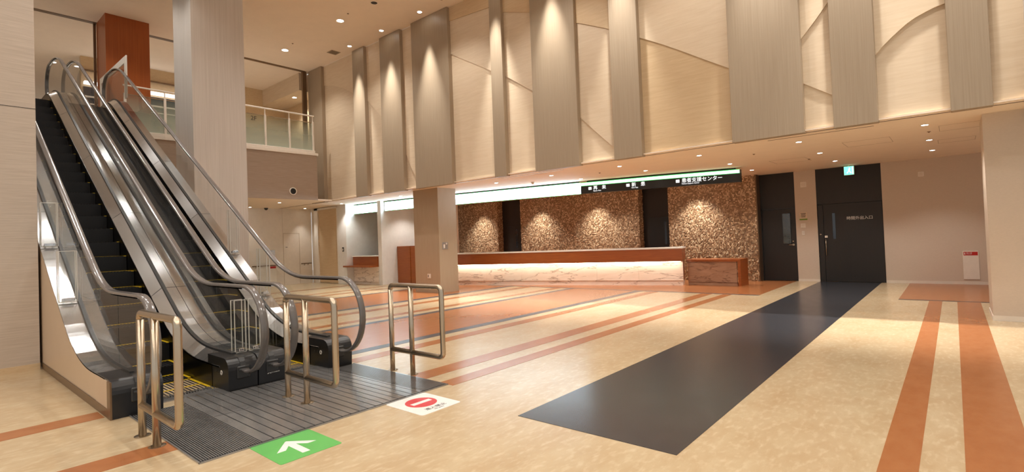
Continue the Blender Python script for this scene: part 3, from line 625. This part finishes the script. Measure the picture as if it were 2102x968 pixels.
text('maker_lettering', 'MITSUBISHI', (-6.148, 2.782, 0.118), 0.019, FACE_PX, 'film', e2)

# ---------------------------------------------------------------- landing plate
lp = empty('landing_plate', (-5.35, 2.64, 0), 'ribbed dark metal landing plate in front of both escalators', 'floor plate')
obj('tray', MB().box(-6.14, -4.29, 1.44, 3.85, 0.0, 0.006), 'plategap', lp)
ym_ = 1.90; seams = [(-6.43, -5.55), (-5.545, -4.93), (-4.925, -4.30)]
n = 0; y = 1.90
while y < 3.5:
    w = 0.088
    for a, b in ((-6.37, -5.36), (-5.35, -4.31)):
        if (a < -6 and 2.33 < y < 2.95): a = -6.14
        obj('plate_strip', B(a, b, y, y+w-0.010, 0.004, 0.012), 'plate', lp)
    y += w; n += 1
def ribs(x0, x1, y0, y1):
    mb = MB(); y = y0
    while y < y1: mb.box(x0, x1, y, y+0.008, 0.004, 0.012); y += 0.017
    o = obj('fine_ribs', mb, 'plate', lp); o['kind'] = 'stuff'
ribs(-6.1, -4.31, 1.45, 1.895); ribs(-6.1, -4.31, 3.515, 3.84)
obj('edge_frame', MB().box(-6.15, -4.285, 1.43, 1.442, 0, 0.010).box(-6.15, -4.285, 3.848, 3.86, 0, 0.010).box(-4.295, -4.283, 1.43, 3.86, 0, 0.010), 'plate', lp)

# ---------------------------------------------------------------- tubular barriers
def barrier(y, label, base=0.0):
    b = empty('tube_barrier', (-5.19, y, 0), label, 'barrier', 'steel tube barriers at the escalator landing')
    xa, xb, xd, zt, zb, r = -5.39, -4.99, -4.43, 1.06, 0.265, 0.030; c = 0.055
    def corner(cx, cz, a0, a1): return [(cx+c*math.cos(t), y, cz+c*math.sin(t)) for t in np.linspace(a0, a1, 6)]
    loop = [(xa, y, zb-0.0)]+[(xa, y, zt-c)]+corner(xa+c, zt-c, math.pi, math.pi/2)+corner(xd-c, zt-c, math.pi/2, 0)+corner(xd-c, zb+c, 0, -math.pi/2)+[(xa, y, zb)]
    obj('loop_tube', MB().tube(loop[1:], r, 18), 'tube', b)
    obj('post', MB().tube([(xa, y, base), (xa, y, zt-0.06)], r, 18), 'tube', b); obj('post', MB().tube([(xb, y, base), (xb, y, zt-0.005)], r, 18), 'tube', b)
    for x in (xa, xb): obj('floor_flange', MB().lathe([(0.062, 0.0), (0.062, 0.005), (0.04, 0.009), (r, 0.009)], (x, y, base), 'z', 28), 'tube', b)
barrier(1.355, 'steel tube barrier standing on cream floor beside the tan clad escalator side')
barrier(2.62, 'steel tube barrier standing on the metal landing plate between the escalators', 0.012)
barrier(3.93, 'steel tube barrier standing on the floor next to the no entry floor sign')

# ---------------------------------------------------------------- floor signs
gs = empty('arrow_floor_sign', (-4.02, 2.02, 0), 'green floor sticker with a white arrow in front of the landing plate', 'floor sign')
def rrect(x0, x1, y0, y1, r):
    return [(cx+r*math.cos(t), cy+r*math.sin(t)) for cx, cy, a in ((x1-r, y1-r, 0), (x0+r, y1-r, math.pi/2), (x0+r, y0+r, math.pi), (x1-r, y0+r, 1.5*math.pi)) for t in np.linspace(a, a+math.pi/2, 5)]
obj('film', MB().prism(rrect(-4.282, -3.75, 1.78, 2.27, 0.02), 'z', 0, 0.0022), 'green', gs)
obj('arrow', MB().prism([(-4.17, 2.02), (-3.985, 2.175), (-3.985, 2.105), (-4.06, 2.045), (-3.83, 2.045), (-3.83, 1.985), (-4.06, 1.985), (-3.985, 1.93), (-3.985, 1.86), (-4.17, 2.01)], 'z', 0.0022, 0.003), 'film', gs)
ws = empty('no_entry_floor_sign', (-3.97, 3.28, 0), 'white floor sticker with red no entry disc in front of the landing plate', 'floor sign')
obj('film', MB().prism(rrect(-4.28, -3.71, 3.04, 3.52, 0.03), 'z', 0, 0.0022), 'film', ws)
obj('red_disc', MB().lathe([(0.155, 0.0022), (0.155, 0.003)], (-4.035, 3.285, 0), 'z', 48), 'red', ws)
obj('bar', B(-4.065, -4.005, 3.175, 3.40, 0.003, 0.0036), 'film', ws)
text('lettering', '進入禁止', (-3.795, 3.285, 0.0028), 0.062, ON_FLOOR, 'ink', ws, 'CENTER', 0.0004)
text('small_lettering', 'No entry', (-3.755, 3.285, 0.0028), 0.030, ON_FLOOR, 'ink', ws, 'CENTER', 0.0004)

# ---------------------------------------------------------------- reception counter
def along(p, q, u0, u1, dn0, dn1, z0, z1):
    """Box laid along the line p-q: u in metres from q towards p, dn offset towards the hall."""
    d = Vector((p[0]-q[0], p[1]-q[1])).normalized(); nrm = Vector((-d.y, d.x)); 
    if nrm.y > 0: nrm = -nrm
    c = [Vector(q)+d*u+nrm*w for u, w in ((u0, dn0), (u1, dn0), (u1, dn1), (u0, dn1))]
    return MB().prism([(v.x, v.y) for v in c], 'z', z0, z1)
PQ = ((-13.9, 12.72), (-6.2, 14.87)); L = math.hypot(7.7, 2.15)
ct = empty('reception_counter', (-10, 13.8, 0), 'long wood and marble reception counter lit from under its ledge', 'counter')
obj('kick_panel', along(*PQ, 0.02, L, -0.45, -0.03, 0.0, 0.15), 'marble', ct)
nseg = 6
for i in range(nseg): obj('marble_panel', along(*PQ, L*i/nseg+0.002, L*(i+1)/nseg-0.002, -0.05, 0.0, 0.155, 0.72), 'marble', ct)
obj('carcass', along(*PQ, 0.02, L, -0.5, -0.05, 0.15, 0.76), 'wood', ct)
obj('wood_band', along(*PQ, -0.02, L, -0.5, 0.22, 0.76, 1.11), 'wood', ct)
obj('wood_ledge', along(*PQ, -0.02, L, 0.05, 0.24, 0.735, 0.76), 'wood', ct)
obj('worktop', along(*PQ, -0.04, L, -0.55, 0.24, 1.11, 1.145), 'whitepaint', ct)
obj('light_strip', along(*PQ, 0.05, L, 0.10, 0.15, 0.724, 0.735), 'stripglow', ct)
sd = empty('side_desk', (-5.4, 15, 0), 'low wood framed desk with brown marble front at the end of the counter', 'desk')
obj('front_panel', MB().box(-6.16, -4.72, 15.12, 15.16, 0.1, 0.70), 'marbledark', sd)
obj('kick_panel', MB().box(-6.16, -4.72, 15.14, 15.2, 0.0, 0.1), 'marbledark', sd)
obj('desk_top', MB().bevbox(-6.18, -4.60, 15.08, 15.75, 0.70, 0.765, 0.003), 'wood', sd)
obj('end_panel', MB().bevbox(-4.68, -4.60, 15.08, 15.75, 0.0, 0.70, 0.003), 'wood', sd)
ca = empty('alcove_counter', (-18.2, 11.9, 0), 'short wood and marble counter in the alcove between white partitions', 'counter')
obj('marble_front', MB().box(-19.08, -17.36, 11.9, 11.94, 0.1, 0.70), 'marble', ca); obj('kick_panel', MB().box(-19.08, -17.36, 11.94, 12.0, 0.0, 0.1), 'marble', ca)
obj('ledge', MB().box(-19.08, -17.36, 11.595, 12.4, 0.70, 0.76).box(-19.25, -17.36, 11.5, 11.595, 0.70, 0.76), 'wood', ca); obj('wood_band', MB().box(-19.06, -17.36, 11.85, 12.3, 0.76, 1.11), 'wood', ca)
obj('worktop', MB().box(-19.08, -17.36, 11.82, 12.35, 1.11, 1.14), 'whitepaint', ca)
cb = empty('wood_cabinet', (-16.5, 12.9, 0), 'tall red-brown wooden cabinet beside the taupe column', 'cabinet')
obj('tall_unit', MB().bevbox(-17.08, -16.27, 12.6, 13.1, 0, 1.47, 0.003), 'wood', cb)
obj('low_unit', MB().bevbox(-16.26, -15.5, 12.62, 13.1, 0, 1.43, 0.003), 'wood', cb)

# ---------------------------------------------------------------- hanging lit signs (slightly bowed in plan)
SP = [(-19.4, 12.0), (-17.3, 12.05), (-15.1, 12.2), (-13.1, 12.55), (-10.9, 12.88), (-8.65, 13.28), (-6.4, 13.78), (-4.28, 14.37)]
def syv(x):
    for a, b in zip(SP[:-1], SP[1:]):
        if a[0] <= x <= b[0]: return a[1]+(b[1]-a[1])*(x-a[0])/(b[0]-a[0])
    return SP[-1][1]
def sign_run(x0, x1, d0, d1, z0, z1):
    xs = [x0]+[p[0] for p in SP if x0 < p[0] < x1]+[x1]
    return MB().prism([(x, syv(x)+d0) for x in xs]+[(x, syv(x)+d1) for x in reversed(xs)], 'z', z0, z1)
def light_sign(x0, x1, label):
    e = empty('lit_sign', ((x0+x1)/2, syv((x0+x1)/2), 3), label, 'sign')
    obj('housing', sign_run(x0, x1, 0.0, 0.14, 2.88, 3.22), 'signblack', e)
    obj('glowing_face', sign_run(x0+0.01, x1-0.01, -0.006, 0.0, 2.885, 3.215), 'signglow', e)
    obj('green_edge', sign_run(x0, x1, -0.008, 0.0, 2.872, 2.884), 'trimglow', e); obj('green_edge', sign_run(x0, x1, -0.008, 0.0, 3.216, 3.226), 'trimglow', e)
    obj('hanger', sign_run(x0+0.1, x1-0.1, 0.05, 0.09, 3.2, ZS), 'signblack', e)
    return e
light_sign(-19.09, -17.34, 'blank glowing white sign over the short alcove counter')
light_sign(-17.05, -8.66, 'long blank glowing white sign running behind the taupe column')
ts = empty('department_sign', (-6.4, 13.8, 3), 'black sign with white Japanese department names and glowing green top band', 'sign')
obj('housing', sign_run(-8.65, -4.28, 0.0, 0.14, 2.88, 3.22), 'signblack', ts)
obj('glowing_band', sign_run(-8.65, -4.29, -0.006, 0.0, 3.125, 3.205), 'bandglow', ts)
obj('green_edge', sign_run(-8.65, -4.28, -0.008, 0.0, 3.205, 3.222), 'trimglow', ts); obj('green_edge', sign_run(-8.65, -4.28, -0.007, 0.0, 3.112, 3.125), 'trimglow', ts)
obj('hanger', sign_run(-8.5, -4.4, 0.05, 0.09, 3.2, ZS), 'signblack', ts)
def on_sign(s, x, z, size, nm):
    y = syv(x)-0.012; d = Vector((1, (syv(x+0.4)-syv(x))/0.4, 0)).normalized()
    text(nm, s, (x, y, z), size, (tuple(d), (0, 0, 1), (d.y, -d.x, 0)), 'textglow', ts, ext=0.001)
for x, a, b in ((-8.15, '再　来', 'Return Visit'), (-7.0, '新　患', 'First Visit'), (-5.62, '患者支援センター', 'Patient Support Center')):
    xo = x-0.27
    obj('pictogram_square', MB().prism([(xo, syv(xo)-0.002), (xo+0.09, syv(xo+0.09)-0.002), (xo+0.09, syv(xo+0.09)-0.01), (xo, syv(xo)-0.01)], 'z', 2.985, 3.065), 'textglow', ts)
    on_sign(a, x-0.12, 2.985, 0.135, 'lettering'); on_sign(b, x-0.12, 2.925, 0.05, 'small_lettering')

# exit sign
ex = empty('exit_sign', (-2.1, 16.88, 3.2), 'glowing green emergency exit sign above the sliding black door', 'sign')
obj('case', MB().bevbox(-2.23, -1.98, 16.86, 16.9, 3.0, 3.25, 0.006), 'plastic', ex); obj('face', B(-2.22, -1.99, 16.855, 16.86, 3.01, 3.24), 'exitglow', ex)
man = MB().lathe([(0.018, 0), (0.018, -0.002)], (-2.09, 16.855, 3.19), 'y', 14).prism([(-2.12, 3.165), (-2.07, 3.17), (-2.085, 3.11), (-2.12, 3.11)], 'y', 16.852, 16.855).prism([(-2.11, 3.12), (-2.085, 3.12), (-2.045, 3.06), (-2.07, 3.05)], 'y', 16.852, 16.855).prism([(-2.12, 3.12), (-2.10, 3.11), (-2.14, 3.05), (-2.165, 3.06)], 'y', 16.852, 16.855).box(-2.03, -2.0, 16.852, 16.855, 3.03, 3.22)
obj('pictogram', man, 'textglow', ex)
obj('hanger', B(-2.12, -2.08, 16.87, 16.89, 3.24, ZS), 'plastic', ex)

# wall fittings
def plate(name, label, cat, x0, x1, z0, z1, y=YB, inner=None, m='plastic'):
    e = empty(name, ((x0+x1)/2, y, (z0+z1)/2), label, cat)
    obj('cover_plate', MB().bevbox(x0, x1, y-0.014, y, z0, z1, 0.004), m, e)
    if inner: obj('insert', MB().bevbox(*inner[:2], y-0.02, y-0.012, *inner[2:], 0.002), 'offwhite', e)
    return e
plate('wall_socket_panel', 'white square wall unit high up between the two black doors', 'wall unit', -3.38, -3.22, 2.78, 2.94, inner=(-3.35, -3.25, 2.82, 2.90))
plate('wall_socket_panel', 'white square wall unit high up beyond the sliding black door', 'wall unit', -0.59, -0.46, 2.80, 2.93, inner=(-0.56, -0.49, 2.83, 2.90))
plate('intercom', 'white square intercom below the small notice between the black doors', 'intercom', -3.42, -3.29, 1.58, 1.71, inner=(-3.39, -3.32, 1.61, 1.68))
plate('light_switch', 'narrow white wall switch below the intercom between the black doors', 'switch', -3.40, -3.33, 1.36, 1.49, inner=(-3.38, -3.35, 1.39, 1.46))
no = empty('notice', (-3.34, YB, 1.95), 'small cream notice with green bottom edge between the black doors', 'notice')
obj('card', MB().box(-3.44, -3.24, YB-0.008, YB, 1.85, 2.04), 'cream', no); obj('green_edge', B(-3.445, -3.235, YB-0.011, YB-0.007, 1.81, 1.85), 'greenband', no)
for i, w in enumerate((0.14, 0.12, 0.13, 0.11)): obj('print_line', B(-3.34-w/2, -3.34+w/2, YB-0.010, YB-0.008, 2.0-i*0.035, 2.015-i*0.035), 'ink', no)
fx = empty('extinguisher_box', (0.38, YB, 0.48), 'white wall cabinet with red label low on the wall beside the wide column', 'cabinet')
obj('door_panel', MB().bevbox(0.22, 0.53, YB-0.02, YB, 0.13, 0.84, 0.004), 'plastic', fx); obj('red_label', B(0.24, 0.51, YB-0.023, YB-0.02, 0.73, 0.82), 'redlabel', fx)
text('lettering', '消火器', (0.29, YB-0.024, 0.775), 0.038, FACE_NY, 'film', fx, ext=0.0005); text('small_lettering', 'Fire Extinguisher', (0.29, YB-0.024, 0.752), 0.016, FACE_NY, 'film', fx, ext=0.0005)
obj('symbol', B(0.255, 0.272, YB-0.0245, YB-0.022, 0.75, 0.80), 'film', fx)
so = empty('floor_outlet', (-12.72, 10.6, 0.52), 'white double outlet low on the taupe column', 'outlet')
obj('cover_plate', MB().bevbox(-12.80, -12.64, 10.586, 10.6, 0.45, 0.59, 0.004), 'plastic', so); obj('slot', B(-12.77, -12.74, 10.583, 10.587, 0.48, 0.56), 'ink', so)
cs = empty('steel_wall_plate', (-12.2, 10.85, 1.45), 'square steel control plate on the side of the taupe column', 'control plate')
obj('cover_plate', MB().bevbox(-12.2, -12.186, 10.73, 10.95, 1.34, 1.56, 0.004), 'steel', cs); obj('switch', MB().bevbox(-12.188, -12.178, 10.76, 10.82, 1.38, 1.5, 0.003), 'plastic', cs); obj('button', MB().bevbox(-12.188, -12.178, 10.86, 10.91, 1.49, 1.54, 0.003), 'plastic', cs)
cw = empty('steel_wall_plate', (XF, 9.95, 1.4), 'square steel control plate on the cream far wall', 'control plate')
obj('cover_plate', MB().bevbox(XF, XF+0.014, 9.83, 10.07, 1.29, 1.51, 0.004), 'steel', cw); obj('switch', MB().bevbox(XF+0.012, XF+0.02, 9.88, 9.96, 1.33, 1.43, 0.003), 'plastic', cw)
bs = empty('small_wall_box', (-19.4, 11.6, 1.42), 'small dark switch on the white partition left of the alcove counter', 'switch')
bs['label'] = 'small dark switch on the white partition beside the alcove counter'
obj('cover_plate', MB().bevbox(-19.42, -19.3, 11.586, 11.6, 1.34, 1.52, 0.004), 'ink', bs); obj('rocker', MB().bevbox(-19.385, -19.34, 11.58, 11.588, 1.38, 1.46, 0.002), 'plastic', bs)
rb = empty('hydrant_box', (XF, 10.0, 0.45), 'white wall cabinet with red label under the far wall handrail', 'cabinet')
obj('door_panel', MB().bevbox(XF, XF+0.02, 9.82, 10.1, 0.1, 0.84, 0.004), 'plastic', rb); obj('red_label', B(XF+0.02, XF+0.023, 9.84, 10.08, 0.74, 0.83), 'redlabel', rb)
def wall_rail(y0, y1, label):
    e = empty('wall_handrail', (XF, (y0+y1)/2, 0.87), label, 'handrail')
    obj('bar', MB().tube([(XF+0.07, y0, 0.87), (XF+0.07, y1, 0.87)], 0.022, 10), 'bronze', e)
    for y in (y0+0.15, y1-0.15): obj('bracket', MB().tube([(XF, y, 0.80), (XF+0.07, y, 0.80), (XF+0.07, y, 0.87)], 0.012, 8), 'tube', e)
wall_rail(9.1, 10.36, 'long brown handrail on the far wall above the red labelled cabinet'); wall_rail(11.16, 11.62, 'short brown handrail on the far wall beyond the flush door')
def clock(x, y, z, label):
    e = empty('wall_clock', (x, y, z), label, 'clock')
    obj('rim', MB().lathe([(0.115, 0.0), (0.115, -0.03), (0.10, -0.035), (0.10, 0.0)], (x, y, z), 'y', 32, True), 'bronze', e)
    obj('dial', MB().lathe([(0.10, 0.0), (0.10, -0.012)], (x, y, z), 'y', 32), 'offwhite', e)
clock(-16.75, 13.49, 2.82, 'round dark rimmed clock on the niche wall above the wooden cabinet'); clock(-17.95, 13.0, 2.72, 'round dark rimmed clock in the alcove over the short counter')

# ---------------------------------------------------------------- ceiling fittings
def downlight(x, y, z, w, cone, label, group, r=0.06, hot=True, blend=0.6, col=WARM):
    e = empty('downlight', (x, y, z), label, 'downlight', group)
    obj('trim_ring', MB().lathe([(r, 0.0), (r+0.018, -0.002), (r+0.018, -0.007), (r, -0.007)], (x, y, z), 'z', 24, True), 'plastic', e)
    obj('lamp', MB().lathe([(r-0.004, 0.0), (r-0.004, -0.006)], (x, y, z), 'z', 20), 'lampglow' if hot else 'ink', e)
    if hot: spot('beam', (x, y, z-0.03), w, cone, col, e, blend, 0.05)
    return e
G1 = 'downlights in the high hall ceiling'; G2 = 'downlights close to the tall panel wall'; G3 = 'small downlights in the low ceiling'
lab1 = ['bright round downlight in the high ceiling nearer the upper floor', 'bright round downlight in the high ceiling beside the open dark fitting']
downlight(-17.45, 8.5, ZC, HALL_W, 120, lab1[0], G1, 0.10); downlight(-14.0, 8.55, ZC, HALL_W, 120, lab1[1], G1, 0.10)
downlight(-12.27, 8.58, ZC, 0, 60, 'unlit round black fitting in the high ceiling', G1, 0.09, False)
for x in (-10.5, -7.0, -3.5, 0.0, 3.5): downlight(x, 8.55, ZC, HALL_W, 120, 'bright round downlight in the high ceiling out in the hall', G1, 0.10)
for y in (5.0, 1.5, -2.0, -5.5):
    for x in (-7.0, -3.5, 0.0, 3.5): downlight(x, y, ZC, HALL_W, 120, 'bright round downlight in the high ceiling out in the hall', G1, 0.10)
for x, y in ((-10.5, 6.2), (-16.6, 6.2), (-9.0, 3.2), (-10.9, 3.2), (-12.8, 3.2), (-14.7, 3.2), (-16.6, 3.2), (-9.0, 1.6), (-12.8, 1.6)): downlight(x, y, ZC, HALL_W*0.5, 120, 'bright round downlight in the high ceiling above the escalators', G1, 0.10)
for i, x in enumerate((-15.6, -13.75, -11.83, -9.1, -7.25, -5.35, -2.45, -1.1, 0.35)):
    downlight(x, 9.84, ZC, WASH_W, 37, 'small wall washing downlight '+('over the second upright panel from the balcony', 'over the third upright panel from the balcony', 'over the wide fourth upright panel', 'over the narrow fifth upright panel', 'over the wide sixth upright panel', 'over the seventh upright panel', 'over the widest upright panel', 'over the ninth upright panel', 'over the last upright panel by the wide column')[i], G2, 0.065, blend=0.9)
for x, y, lab in ((-6.2, 11.3, 'over the floor before the department sign, nearest the panel wall'), (-6.2, 12.7, 'just before the first visit lettering of the department sign'), (-8.3, 12.75, 'just before the return visit lettering of the department sign'),
                  (-4.22, 13.4, 'just before the free end of the department sign'), (-4.25, 15.35, 'beside the single black door and mosaic wall'), (-4.2, 11.3, 'under the panel wall before the support center lettering'),
                  (-2.2, 11.3, 'over the dark runner, closest to the panel wall'), (-2.2, 13.38, 'over the dark runner, middle of three'), (-2.2, 15.35, 'over the dark runner, closest to the exit sign'),
                  (-0.23, 11.3, 'over the two orange stripes near the wide column, closest to the panel wall'), (-0.23, 13.4, 'over the orange mat edge, middle of three in its row'), (-0.23, 15.35, 'over the orange mat, closest to the back wall'),
                  (-8.3, 11.3, 'under the panel wall before the return visit lettering'), (-10.35, 11.3, 'under the panel wall just past the taupe column'), (-10.35, 12.4, 'just before the long blank glowing sign'),
                  (-19.17, 8.96, 'under the balcony with the round speaker'), (-18.83, 11.27, 'before the white partition and alcove counter'), (-16.2, 12.9, 'above the wooden cabinet'), (-15.0, 11.3, 'behind the taupe column')):
    downlight(x, y, ZS, SOF_W, 110, 'small downlight '+lab, 'small downlights in the low ceiling', 0.05)
for x, y, where in ((-21.66, 8.93, 'lighting the far wall behind the grey pillar'), (-21.66, 11.2, 'lighting the far wall above the flush door')): downlight(x, y, ZS, 90, 70, 'small downlight '+where, 'small downlights in the low ceiling', 0.05, blend=0.9)
for x in (-16.2, -12.9, -10.2, -6.35): downlight(x, 16.1, ZS, 520, 96, 'small downlight above the stone mosaic wall', 'downlights along the mosaic wall', 0.05, blend=0.9)
for x, y in ((-15.0, 14.6), (-9.0, 15.6)): downlight(x, y, ZS, SOF_W, 110, 'small downlight behind the lit signs', 'downlights behind the lit signs', 0.05)
for x, y in ((-20.5, 7.0), (-20.5, 10.3), (-21, 1.5), (-24, 1.5), (-20.5, 4.6)): downlight(x, y, ZC if y != 10.3 else 7.72, HALL_W*0.5, 130, 'bright downlight in the ceiling of the upper floor', 'downlights on the upper floor', 0.08)
def vent(x, y, z, label, s=0.17):
    e = empty('ceiling_vent', (x, y, z), label, 'vent'); mb = MB()
    obj('frame', MB().box(x-s, x+s, y-s, y-s+0.02, z-0.012, z).box(x-s, x+s, y+s-0.02, y+s, z-0.012, z).box(x-s, x-s+0.02, y-s, y+s, z-0.012, z).box(x+s-0.02, x+s, y-s, y+s, z-0.012, z), 'taupe', e)
    for i in range(6):
        yy = y-s+0.04+i*(2*s-0.08)/5; obj('slat', B(x-s+0.02, x+s-0.02, yy-0.012, yy+0.012, z-0.010, z-0.004), 'taupe', e)
    obj('backing', B(x-s+0.02, x+s-0.02, y-s+0.02, y+s-0.02, z-0.003, z), 'ink', e)
vent(-16.5, 9.77, ZC, 'square grey ceiling vent near the first tall panels'); vent(-10.6, 9.6, ZC, 'square grey ceiling vent above the wide tall panel', 0.2)
def dome(x, y, z, r, label, m='ink', nm='security_camera', cat='camera'):
    e = empty(nm, (x, y, z), label, cat)
    obj('base', MB().lathe([(r*1.15, 0), (r*1.15, -0.02), (r, -0.025)], (x, y, z), 'z', 20), 'plastic' if m != 'ink' else m, e)
    obj('dome', MB().lathe([(r*math.cos(t), -0.025-r*math.sin(t)) for t in np.linspace(0, 1.5, 7)], (x, y, z), 'z', 20), m, e)
dome(-21.9, 9.66, ZS, 0.07, 'dark dome camera on the low ceiling by the far wall')
dome(-9.6, 12.1, ZS, 0.05, 'small white detector on the low ceiling before the glowing sign', 'plastic', 'smoke_detector', 'detector')
for i, (x, y, z, where) in enumerate(((-13.4, 8.45, ZC, 'in the high ceiling beside a bright downlight'), (-16.7, 8.4, ZC, 'in the high ceiling near the upper floor'), (-3.3, 12.2, ZS, 'in the low ceiling between the sign and the doors'), (-2.6, 14.3, ZS, 'in the low ceiling before the exit sign'), (-0.2, 12.2, ZS, 'in the low ceiling between two downlights by the wide column'), (-7.2, 12.0, ZS, 'in the low ceiling before the department sign'))):
    e = empty('sprinkler_head', (x, y, z), 'tiny round sprinkler head '+where, 'sprinkler'); obj('rosette', MB().lathe([(0.03, 0), (0.028, -0.006), (0.012, -0.012), (0.01, -0.02)], (x, y, z), 'z', 14), 'bronze', e)
for q in [q for q in bpy.data.objects if q.get('category') == 'x']: bpy.data.objects.remove(q)
